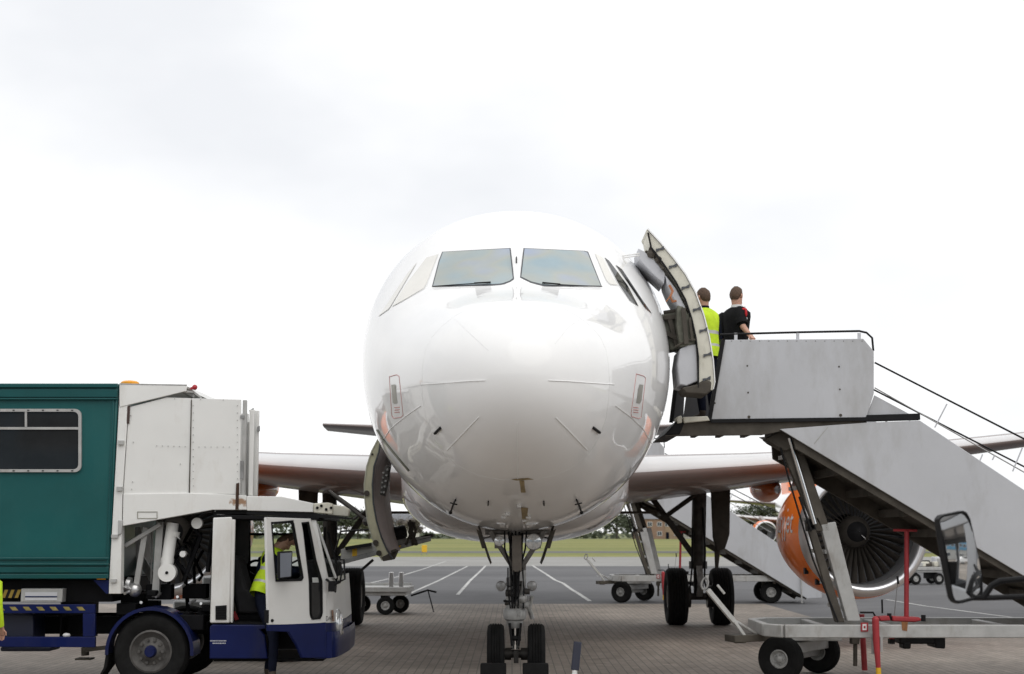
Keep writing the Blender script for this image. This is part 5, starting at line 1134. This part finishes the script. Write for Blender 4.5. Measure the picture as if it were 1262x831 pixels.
rows = [[p + Vector((0, TY - .02, 0)), p + Vector((0, TY + .40, 0))] for p in ang]
ing = [Vector((wc.x, 0, .455)) + Vector((math.cos(R(a)), 0, math.sin(R(a)))) * .495 for a in range(-5, 193, 9)]
mud = MB().grid(rows).grid([[p + Vector((0, TY - .02, 0)), q + Vector((0, TY - .02, 0))] for p, q in zip(ang, ing)])
part("mudguard", mud, NAVY, tr, angle=40)
fl = [ang[-1] + Vector((0, TY, 0))]; fl += [fl[0] + Vector((-.02, 0, -.15)), fl[0] + Vector((-.1, 0, -.3)), fl[0] + Vector((-.09, 0, -.3)), fl[0] + Vector((.02, 0, -.14)), fl[0] + Vector((.03, 0, 0))]
part("mud_flap", MB().extrude([p + Vector((0, .02, 0)) for p in fl], (0, .38, 0)), RUBBER, tr)
# cab: shell built from pillars and panels so one sees through it
cb = MB()
cb.pprism([(262.5, 638), (286, 637), (283, 768), (258.5, 768)], TY, TY + .10)                       # rear pillar, near side
cb.pprism([(284, 640), (290, 640), (287, 768), (283.5, 768)], TY + .01, TY + .05)
cabp = part("cab_pillar", cb, TRW, tr, bevel=.015)
part("pillar_vent", tp_([(265.5, 747), (279, 746), (279, 764), (265.5, 764)], -.015, .01), BLACK, cabp)
vt = MB()
for k in range(5): vt.pprism([(266.5, 749 + k * 3), (278, 748.6 + k * 3), (278, 750 + k * 3), (266.5, 750.4 + k * 3)], TY - .022, TY - .014)
part("vent_slat", vt, CHASSIS, cabp)
part("air_duct", MB().tube([T(262, 655, .1), T(259, 680, .3), T(256, 705, .3)], .03, 8), CHASSIS, tr)
x0c, x1c = T(262, 700).x, T(412, 700).x
INT = M("dark cab trim", (.011, .011, .012), .7, 0, .2, 5, spec=.1)
part("cab_back", MB().box(x0c, x0c + .05, TY + .1, TY + TD - .08, .76, T(262, 638).z), INT, tr)
part("cab_roof", MB().pprism([(263, 634), (392, 637.5), (394, 641), (262, 640)], TY + .01, TY + TD - .05), INT, tr, bevel=.01)
part("cab_floor", MB().box(x0c, x1c - .1, TY + .05, TY + TD - .05, .74, .80), INT, tr)
FY = TD - .07
fs_ = MB().pprism([(262, 638), (308, 638), (308, 768), (258, 768)], TY + FY, TY + FY + .06).pprism([(308, 698), (382, 698), (386, 768), (308, 768)], TY + FY, TY + FY + .06).pprism([(366, 641), (384, 641), (392, 698), (370, 698)], TY + FY, TY + FY + .06)
part("far_side_panel", fs_, INT, tr); part("far_window", MB().pprism([(308, 641), (367, 641), (371, 698), (308, 698)], TY + FY + .02, TY + FY + .026), M("clear cab glass", (.9, .95, .92), .02), tr)
g_ = bpy.data.materials["clear cab glass"].node_tree.nodes["Principled BSDF"]; g_.inputs["Transmission Weight"].default_value = 1; g_.inputs["IOR"].default_value = 1.02
CLG = bpy.data.materials["clear cab glass"]
part("window_rail", MB().pprism([(308, 657), (370, 657), (370, 660), (308, 660)], TY + FY - .03, TY + FY), BLACK, tr)
seat = part("seat", tp_([(286, 684), (293, 686), (303, 725), (320, 738), (333, 742), (331, 757), (292, 757), (288, 730)], .55, 1.05), M("seat cloth", (.03, .03, .033), .9, 0, .2, 9), tr, bevel=.04)
part("seat_base", tp_([(292, 757.5), (330, 757.5), (326, 768), (294, 768)], .55, 1.0), CHASSIS, seat)
part("seat_belt", MB().bar(T(286, 730, .5), T(291, 756, .5), .03, .01).bar(T(288.5, 754, .5), T(292, 764, .5), .05, .04, mi=1), [UNDER, REDP], seat)
part("steering_wheel", MB().tube([T(316 + 11 * math.cos(a), 700 + 9 * math.sin(a), 1.75 + .1 * math.sin(a)) for a in [6.2832 * k / 20 for k in range(21)]], .018, 6).ball(T(322, 690, 1.75), .05, 8), BLACK, tr)
part("dashboard", tp_([(372, 690), (398, 696), (404, 768), (376, 768)], .2, FY), INT, tr, bevel=.03)
# lower cab, step, front corner and bumper
bl = part("cab_step_panel", tp_([(258.5, 772), (262, 770), (330, 770.5), (330, 774.5), (320, 776), (326, 783), (330, 812), (258, 812)], .0, .08), NAVY, tr, bevel=.012)
tl_ = MB()
rnd = random.Random(3)
for k, (y0, xa, xb2) in enumerate(((789.3, 259, 279), (792.3, 262, 277))):
    x = xa
    while x < xb2: w_ = rnd.uniform(.7, 1.6); tl_.pprism([(x, y0), (x + w_, y0), (x + w_, y0 + 1.3), (x, y0 + 1.3)], TY - .004, TY + .001); x += w_ + .6
part("small_lettering", tl_, LINING, bl)
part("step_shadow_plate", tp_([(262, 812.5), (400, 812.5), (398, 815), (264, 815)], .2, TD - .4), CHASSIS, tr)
part("wheel_step", tp_([(330, 772), (372, 772), (372, 800), (330, 800)], .25, .3), CHASSIS, tr)
fc = MB()
def corner(pix_rows, mat_rows=None):
    # each row: (py, near px) ; the panel rounds from the side (near) to the front (far)
    rows = []
    for py, pa, pb2 in pix_rows:
        A, B_ = T(pa, py), T(pb2, py); r = .22; row = [A]
        for k in range(9):
            a = R(90 * k / 8); row.append(Vector((B_.x - r + r * math.sin(a), TY + r - r * math.cos(a), A.z)))
        row += [Vector((B_.x + .03, TY + TD * .5, A.z)), Vector((B_.x - .0, TY + TD - r, A.z)), Vector((B_.x - r, TY + TD, A.z))]
        rows.append(row)
    return MB().grid(rows)
part("front_corner", corner([(712, 397, 407), (740, 399, 409), (768, 400, 410.5)]), TRW, tr, angle=60)
part("front_lower", corner([(768.6, 400, 410.5), (790, 400, 411), (812, 400, 411)]), NAVY, tr, angle=60)
ws = MB(); A1, B1, C1, D1_ = T(386, 641, .12), T(413, 712, .12), T(413, 712, TD - .1), T(386, 641, TD - .1)
part("windscreen", MB().extrude([A1, B1, C1, D1_], (.006, 0, .004)), CLG, tr)
part("windscreen_pillar", MB().bar(T(386.5, 639, .06), T(402, 715, .06), .05, .06).bar(T(399, 640, .1) * 0 + T(388, 640, .14), T(414, 713, .2), .035, .03), TRW, tr, bevel=.01)
part("windscreen_pillar", MB().bar(T(386, 639, TD - .06), T(412, 715, TD - .06), .06, .06).bar(T(386, 639.5, .1), T(386, 639.5, TD - .06), .08, .06).bar(T(414, 713, .2), T(414, 713, TD - .06), .05, .03), INT, tr, bevel=.01)
part("bright_trim", MB().bar(T(391.5, 646, .05), T(408, 693, .06), .05, .012), SKYREF, tr)
bp_ = part("bumper", corner([(779, 409, 414.5), (786, 409, 415.5), (797, 409, 415.5), (811, 409, 414.5)]), NAVY, tr, angle=50)
part("headlamp", MB().ball(T(415, 770, .42), .16, 14, 0, (.5, .8, 1.25)), LENS, tr); part("lamp_trim", MB().ball(T(417, 779, .5), .055, 10, 0, (1.2, 1, .8)), CHROME, tr)
part("front_indicator", tp_([(408.5, 752), (410, 752), (411.5, 766), (410, 766)], .08, .2), M("brown lens", (.25, .14, .09), .3), tr)
fx_, ff_ = text_mesh("DAF", .075)
o_ = T(406, 762.5, .012)
part("badge_lettering", MB().add([Vector((o_.x + v.x * .6, TY - .006 + max(0, (v.x + .05)) ** 2 * 3.2, o_.z + v.y)) for v in fx_], ff_), CHASSIS, tr, recalc=False)
# the open door: hinged at the front, its free edge swung towards the camera
H_ = Vector((T(402, 765).x, TY - .01, 0)); Fp = P(328, 700, TY - .62); nd = Vector((Fp.y - H_.y, -(Fp.x - H_.x), 0)).normalized()
nd = nd if nd.y < 0 else -nd
D = lambda px, py, off=0.: PP(px, py, H_ + nd * off, nd)
def dpoly(pix, off, th): return MB().extrude([D(a, b_, off) for a, b_ in pix], -nd * th)
def dframe(o1, i1, off, th):
    A, B_ = [D(a, b_, off) for a, b_ in o1], [D(a, b_, off) for a, b_ in i1]; d = -nd * th; mb = MB()
    for q in (A, B_): mb.grid([q + q[:1], [p + d for p in q + q[:1]]])
    mb.grid([A + A[:1], B_ + B_[:1]]).grid([[p + d for p in A + A[:1]], [p + d for p in B_ + B_[:1]]]); return mb
def resample(poly, n):
    L = [0]; q = poly + poly[:1]
    for a, b_ in zip(q, q[1:]): L.append(L[-1] + math.hypot(b_[0] - a[0], b_[1] - a[1]))
    out = []
    for k in range(n):
        t_ = L[-1] * k / n; i = max(j for j in range(len(L) - 1) if L[j] <= t_ + 1e-9); f = (t_ - L[i]) / max(1e-9, L[i + 1] - L[i]); out.append((q[i][0] + (q[i + 1][0] - q[i][0]) * f, q[i][1] + (q[i + 1][1] - q[i][1]) * f))
    return out
# white skin as strips around the two window openings
w1 = [(334.5, 643.5), (362, 641.5), (374.5, 712), (373, 716), (340, 717)]; w2 = [(372, 644), (381, 643), (390, 690), (397.5, 716), (398, 757), (395, 763), (384, 764), (382, 757), (381, 716), (374, 655)]
door = MB()
door = dpoly([(328, 638), (334.5, 643.5), (340, 717), (331, 770)], 0, .045)
door.extrude([D(a, b_) for a, b_ in [(328, 637.5), (383, 639.5), (381, 643), (372, 644), (362, 641.5), (334.5, 643.5)]], -nd * .045)
door.extrude([D(a, b_) for a, b_ in [(362, 641.5), (372, 644), (374, 655), (381, 716), (374.5, 712)]], -nd * .045)
door.extrude([D(a, b_) for a, b_ in [(340, 717), (373, 716), (374.5, 712), (381, 716), (382, 757), (384, 764), (384, 770), (331, 770)]], -nd * .045)
door.extrude([D(a, b_) for a, b_ in [(383, 639.5), (391, 665), (400, 700), (402, 716), (402, 767), (384, 770), (384, 764), (395, 763), (398, 757), (397.5, 716), (390, 690), (381, 643)]], -nd * .045)
dp = part("cab_door", door, TRW, tr, bevel=.004)
part("door_lower", dpoly([(331, 770.4), (402, 767.4), (402, 811), (373, 811), (366, 795), (356, 779), (331, 778)], .003, .05), NAVY, dp, bevel=.006)
part("window_seal", dframe(resample(w1, 40), resample(grow(w1, -3), 40), .01, .05), BLACK, dp); part("kerb_window_seal", dframe(resample(w2, 60), resample(grow(w2, -2.0), 60), .01, .05), BLACK, dp)
part("window_pane", dpoly(grow(w1, -2), -.012, .005), CLG, dp)
part("kerb_window_pane", dpoly([(384, 718), (395.5, 718), (396, 757), (393, 761), (386, 762), (384, 756)], -.012, .005), GLASSD, dp); part("kerb_window_pane", dpoly([(374, 646), (380, 645.5), (388, 690), (395, 717), (384, 717), (377, 660)], -.012, .005), CLG, dp)
part("door_lining", dpoly([(333, 722), (380, 722), (382, 768), (333, 768)], -.05, .02), INT, dp)
part("door_latch", MB().ball(D(335.5, 765, .005), .02, 8).extrude([D(328.5, 752, -.0), D(331.5, 752, 0), D(331.5, 768, 0), D(329, 768, 0)], -nd * .05), BLACK, dp)
part("door_mirror", dpoly([(344, 680), (361, 679), (360, 712), (344, 714)], .18, .05), BLACK, dp, bevel=.012)
part("mirror_glass", dpoly([(345.5, 682), (359.5, 681), (358.5, 710.5), (345.5, 712)], -.0, .01).extrude([D(a, b_, .186) for a, b_ in [(345.5, 682), (359.5, 681), (358.5, 710.5), (345.5, 712)]], -nd * .005), M("mirror grey", (.20, .22, .26), .15, .3), dp)
part("mirror_arm", MB().tube([D(368, 690, .03), D(360, 694, .14)], .012, 6).tube([D(402, 714, .02), D(412, 722, .12), D(418, 716, .14)], .016, 6), BLACK, dp)
part("front_mirror", MB().box(T(405, 720, -.05).x, T(413, 720, -.05).x, TY - .1, TY + .02, T(400, 729).z, T(400, 716).z).tube([T(409, 722, -.04), T(419, 718, -.02), T(422, 700, .0)], .014, 6), BLACK, tr, bevel=.015)
part("handrail", MB().tube([T(404, 655, .4), T(416, 700, .45), T(413, 730, .3)], .014, 6).tube([T(414, 719, .05), T(425, 714, .1), T(424, 690, .2), T(417, 690, .2)], .012, 6), BLACK, tr)
# ------------------------------------------------------------------ belt loader reaching the cargo hold
BY = 22.9
B = lambda px, py, d=0.: P(px, py, BY + d)
bl_ = thing("belt_loader", "grey belt loader with a black roller, boom raised to the cargo hold behind the lorry", "belt loader", (-2.6, BY, 0))
part("boom", MB().extrude([B(405, 694), B(531, 662), B(531, 667), B(405, 700)], (0, .06, 0)).extrude([B(405, 694, .9), B(531, 662, .9), B(531, 667, .9), B(405, 700, .9)], (0, .06, 0)), STEEL, bl_, bevel=.006)
part("boom_plate", MB().extrude([B(420, 677, .02), B(470, 666, .02), B(531, 660.5, .02), B(531, 661.5, .02), B(420, 690, .02)], (0, .03, 0)), GALV, bl_)
part("belt", MB().extrude([B(405, 688, .1), B(531, 658, .1), B(531, 662, .1), B(405, 694, .1)], (0, .78, 0)), RUBBER, bl_)
part("roller", MB().lathe([(-.06, .01), (-.05, .08), (.0, .10), (.15, .10), (.18, .08), (.19, .01)], B(486, 658, -.1), (1, .0, .22), 16), BLACK, bl_)
part("yellow_sticker", MB().extrude([B(487, 673.5, -.006), B(494, 672, -.006), B(494, 674.5, -.006), B(487, 676, -.006)], (0, .006, 0)).extrude([B(434, 677, -.0), B(440, 676, -.0), B(440, 685, -.0), B(434, 686, -.0)], (0, .01, 0)), YEL, bl_)
hm = MB(); rnd = random.Random(9)
for k in range(6):
    x0 = rnd.uniform(503, 513); hm.tube([B(x0, 640 + rnd.uniform(0, 8), -.05), B(x0 + rnd.uniform(-5, 5), 655, -.08), B(x0 + rnd.uniform(-4, 8), 672, -.05)], .018, 6)
part("control_cluster", hm, UNDER, bl_)
part("lift_arm", MB().bar(B(460, 690, .3), B(444, 704, .3), .04, .04).tube([B(405, 605, .5), B(452, 642, .4)], .03, 6).tube([B(436, 640, .5), B(464, 620, .4)], .02, 6).ball(B(452, 643, .3), .07, 8), GEARD, bl_)
part("loader_body", MB().box(-5.0, -3.1, BY - .2, BY + 1.2, .35, .9).box(-4.6, -3.9, BY - .1, BY + 1.1, .9, 1.25), STEEL, bl_, bevel=.04)
for x in (-4.7, -3.4):
    for y in (BY - .12, BY + 1.1): wheel(bl_, (x, y, .33), (0, 1, 0), .33, .2, .17, GALV, 6, 3, 28)
part("side_rail", MB().tube([B(412, 684, .05), B(420, 655, .05), B(470, 652, .1)], .015, 6).bar(B(426, 676, .02), B(458, 671, .02), .16, .05), BLACK, bl_)

# ------------------------------------------------------------------ baggage dollies
def dolly(label, x, y, rot, load=False, grp="flat baggage dollies on the apron"):
    t = thing("baggage_dolly", label, "baggage dolly", (0, 0, 0), grp)
    part("deck", MB().box(-.85, .85, -.6, .6, .52, .64).box(-.8, .8, -.55, .55, .44, .52), GALV, t, bevel=.015)
    part("rail", MB().box(-.86, -.80, -.6, .6, .64, .72).box(-.8, .8, .56, .6, .64, .70), GALV, t, bevel=.008)
    for px_, py_ in ((.45, -.5), (.68, -.5)): part("end_post", MB().box(px_ - .05, px_ + .05, py_ - .05, py_ + .05, .64, .98), SKYREF, t, bevel=.012)
    for wx in (-.6, .32):
        for wy in (-.5, .5): wheel(t, (wx + (.22 if wy > 0 else 0), wy, .21), (0, 1, 0), .21, .13, .10, GALV, 5, 2, 24)
    part("axle", MB().box(-.6, -.5, -.45, .45, .2, .44).box(.2, .3, -.45, .45, .2, .44), CHASSIS, t)
    part("drawbar", MB().tube([(.85, 0, .42), (1.25, 0, .55), (1.45, 0, .50)], .025, 6).tube([(.85, .2, .42), (1.25, 0, .55)], .02, 6).tube([(1.25, 0, .55), (1.4, -.1, .05)], .014, 6), CHASSIS, t)
    if load:
        rnd = random.Random(4); cols = [GALV, UNDER, CREAM, LINING, BLACK, WHITEC]
        for k in range(16):
            a, b_, w_ = rnd.uniform(-.75, .7), rnd.uniform(-.5, .4), rnd.uniform(.08, .2)
            part("cargo_piece", MB().box(a - w_, a + w_, b_ - w_ * .8, b_ + w_ * .8, .65, .65 + rnd.uniform(.1, .4)), cols[k % 6], t, bevel=.03)
    t.location = (x, y, 0); t.rotation_euler.z = rot; return t
q = gp(477, 755); dolly("grey flat dolly with two upright posts, parked left of the nose wheel beyond the lorry", P(461, 745, 36).x, 36.2, R(-3))
dolly("small dolly carrying an untidy grey load, between the engine lip and the wing mirror", P(1139, 712, 57).x, 57, R(12), True)
# ------------------------------------------------------------------ chocks, upright handle
for px, lbl in ((609, "black chock block in front of the left nose wheel as seen"), (661, "black chock block in front of the right nose wheel as seen")):
    c = P(px, 820, 18.55); t = thing("wheel_chock", lbl, "wheel chock", (c.x, 18.5, 0), "wheel chocks at the nose wheels")
    part("block", MB().extrude([(c.x - .165, 18.36, 0), (c.x - .165, 18.72, 0), (c.x - .165, 18.66, .33), (c.x - .165, 18.48, .33)], (.31, 0, 0)), RUBBER, t, bevel=.015)
    part("grip_bar", MB().box(c.x + .125, c.x + .15, 18.5, 18.6, .05, .10), BLACK, t)
    c2 = MB().extrude([(c.x - .12, 19.46, 0), (c.x - .12, 19.82, 0), (c.x - .12, 19.74, .2), (c.x - .12, 19.56, .2)], (.25, 0, 0))
    t = thing("wheel_chock", lbl.replace("in front of", "behind"), "wheel chock", (c.x, 19.6, 0), "wheel chocks at the nose wheels"); part("block", c2, RUBBER, t, bevel=.015)
pb_, pt_ = P(708.5, 826, 16.6), P(712, 791, 16.6)
t = thing("chock_handle", "short upright pole, dark grey-blue sleeve over white shaft, right of the nose wheels", "pole", (pb_.x - .03, 16.6, 0))
dd_ = (pt_ - pb_)
part("sleeve", MB().bar(pb_, pt_, .085, .06), M("blue grey sleeve", (.032, .036, .058), .6), t, bevel=.008)
part("shaft", MB().tube([pb_ + dd_ * .1, pb_ - dd_.normalized() * (pb_.z / dd_.normalized().z - .02)], .028, 10), STRIP, t)
part("foot", MB().box(pb_.x - .2, pb_.x + .1, 16.5, 16.7, 0, .03), BLACK, t, bevel=.008)
# ------------------------------------------------------------------ near lorry at the right edge: its door mirror is in the picture
vt_ = thing("parked_van", "vehicle just outside the right edge, its black-framed wing mirror in the picture", "van", (3.9, 5.4, 0))
MY0 = 7.3
mc = P(1183, 688, MY0); mn = Vector((.33, -.94, 0)).normalized()
Mq = lambda px, py, off=0.: PP(px, py, mc + mn * off, mn)
mo = [(1157, 640), (1161, 635), (1187, 629.5), (1192, 632), (1196, 640), (1204, 676), (1211, 712), (1211.5, 733), (1207, 738), (1183, 744.5), (1177, 742), (1174, 736), (1165, 690)]
hs_ = MB().extrude([Mq(a, b_, -.012) for a, b_ in mo], -mn * .05)
hs_.extrude([Mq(a, b_, -.06) for a, b_ in grow(mo, -5)], -mn * .03)
hsg = part("mirror_housing", hs_, BLACK, vt_, bevel=.012)
o1, i1 = resample(mo, 60), resample(grow(mo, -2.6), 60); A, B_ = [Mq(a, b_, .004) for a, b_ in o1], [Mq(a, b_, .004) for a, b_ in i1]
part("mirror_rim", MB().grid([A + A[:1], B_ + B_[:1]]).grid([A + A[:1], [p - mn * .03 for p in A + A[:1]]]).grid([B_ + B_[:1], [p - mn * .015 for p in B_ + B_[:1]]]), BLACK, hsg, angle=50)
gm_ = resample(grow(mo, -2.2), 48); gc = (sum(a for a, _ in gm_) / 48, sum(b_ for _, b_ in gm_) / 48); rows = []
for i in range(9):
    f = i / 8 if i else .002; row = []
    for a, b_ in gm_:
        q0 = Mq(gc[0] + (a - gc[0]) * f, gc[1] + (b_ - gc[1]) * f); rr = (q0 - Mq(*gc)).length; row.append(q0 + mn * (.012 - rr * rr / (2 * 1.15)))
    rows.append(row + row[:1])
part("mirror_glass", MB().grid(rows), MIRROR, hsg, angle=90)
dx = Vector((.75, -.35, 0))
part("mirror_arm", MB().tube([Mq(1198, 737, -.03), P(1214, 737, MY0 - .02), P(1262, 735.5, MY0 - .06), Vector((2.98, 6.9, P(1262, 735.5, MY0).z))], .013, 8).tube([P(1212, 737, MY0 - .02), P(1222, 722, MY0 - .03), P(1232, 716.5, MY0 - .04), P(1262, 713.5, MY0 - .06), Vector((2.98, 6.9, P(1262, 713.5, MY0).z))], .015, 8), BLACK, hsg)
vb = MB(); X0, X1, V0, V1 = 3.0, 4.9, 4.3, 6.9
zs, zw = 1.35, 2.15
VW = M("van grey paint", (.45, .46, .48), .35, 0, .05, 2, coat=.4)
for x in (X0, X1 - .06):
    zl_ = zs if x == X0 else 1.05
    vb.box(x, x + .06, V0, V1, .45, zl_).box(x, x + .06, V0, V1, zw, zw + .12).box(x, x + .06, V0, V0 + .25, zl_, zw).box(x, x + .06, V1 - .14, V1, zl_, zw).box(x, x + .06, 5.08, 5.22, zl_, zw)
    if x != X0: vb.box(x, x + .06, 6.12, 6.3, zl_, zw)
vb.box(X0 + .06, X1 - .06, V1 - .06, V1, .45, zs).box(X0 + .06, X1 - .06, V1 - .06, V1, zw, zw + .12)
vb.box(X0 + .06, X1 - .06, V0, V0 + .06, .45, zw + .12)
part("body", vb, VW, vt_, bevel=.02); part("roof", MB().box(X0 - .01, X1 + .01, V0 - .01, V1 + .01, zw + .122, zw + .2), VW, vt_, bevel=.03)
part("floor", MB().box(X0 + .06, X1 - .06, V0 + .06, V1 - .06, .46, .52), INT, vt_)
part("dashboard", MB().box(X0 + .07, X1 - .07, V1 - .6, V1 - .07, 1.0, 1.3), INT, vt_, bevel=.05)
for x in (3.2, 4.1): part("seat", MB().box(x, x + .5, 5.3, 5.8, .8, .95).box(x, x + .5, 5.2, 5.32, .95, 1.6), BLACK, vt_, bevel=.04)
part("wheel_well", MB().box(X0 + .08, X1 - .08, V0 + .1, V1 - .1, .3, .44), CHASSIS, vt_)
for x in (3.12, 4.78):
    for y in (4.75, 6.4): wheel(vt_, (x, y, .34), (1, 0, 0), .34, .22, .2, GALV, 5, 3, 28)
# ------------------------------------------------------------------ behind the camera: what the nose and the mirror reflect
CLAD = M("blue terminal cladding", (.10, .26, .40), .5, 0, .06, .5); WALLG = M("pale terminal wall", (.42, .42, .40), .7, 0, .08, .4)
tm_ = thing("terminal_building", "low terminal with blue cladding and a window band, reflected in the wing mirror", "terminal", (20, -30, 0))
part("wall", MB().box(-55, 95, -42, -30, 0, 4.2), WALLG, tm_); part("upper_storey", MB().box(-55, 95, -41.9, -29.8, 4.2, 8.4), CLAD, tm_)
part("parapet", MB().box(-55.2, 95.2, -42, -29.6, 8.4, 8.9), WALLG, tm_, bevel=.05)
WM = mesh_of("window", MB().box(-1.6, 1.6, -.06, .06, 0, 1.5), FRW, org=Vector()); PM = mesh_of("pane", MB().box(-1.5, 1.5, .03, .08, .1, 1.4), PANEW, org=Vector())
for k in range(36):
    w_ = inst(WM, "window", tm_, Vector((-53 + k * 4.1, -29.76, 5.6)) - ORG); inst(PM, "pane", w_)
for k in range(36):
    if k % 3: w_ = inst(WM, "window", tm_, Vector((-53 + k * 4.1, -29.96, 1.4)) - ORG); inst(PM, "pane", w_)
ct = thing("parked_car", "white hatchback on the apron, seen only as a reflection in the wing mirror", "car", (24, -8, 0))
pr = [(-2.0, .35), (2.0, .35), (2.1, .6), (2.0, .85), (1.1, .98), (.5, 1.42), (-1.3, 1.46), (-1.95, 1.0), (-2.08, .7)]
part("body", MB().extrude([(24 + a, -8.85, z) for a, z in pr], (0, 1.7, 0)), W_PLANE, ct, bevel=.08)
part("side_window", MB().extrude([(24 + a, -7.14, z) for a, z in [(.85, 1.0), (.45, 1.36), (-1.2, 1.38), (-1.6, 1.02)]], (0, .01, 0)).extrude([(24 + a, -8.87, z) for a, z in [(.85, 1.0), (.45, 1.36), (-1.2, 1.38), (-1.6, 1.02)]], (0, .01, 0)), GLASSD, ct)
for x in (22.7, 25.3):
    for y in (-8.75, -7.25): wheel(ct, (x, y, .31), (0, 1, 0), .31, .2, .2, GALV, 5, 3, 24)
# ------------------------------------------------------------------ second airliner parked far behind
pl2 = copy_tree(plane, None, ("fan_blade", "lightning_strip", "radome_joint", "static_port_outline", "pitot_probe", "drain_mast", "keel_marking", "keel_stain", "angle_vane", "wiper", "probe", "passenger_door", "cargo_door", "cargo_hinge", "door_hinge_arm", "doorway", "doorway_frame", "cargo_doorway", "spinner_mark", "hydraulic_hose", "cowl_latch", "belly_light"))
pl2.location = (P(946, 660, 139).x + 5.6, 128, 0)
tag(pl2, "distant white airliner, its orange-rimmed engine just visible left of the near orange engine", "airliner")
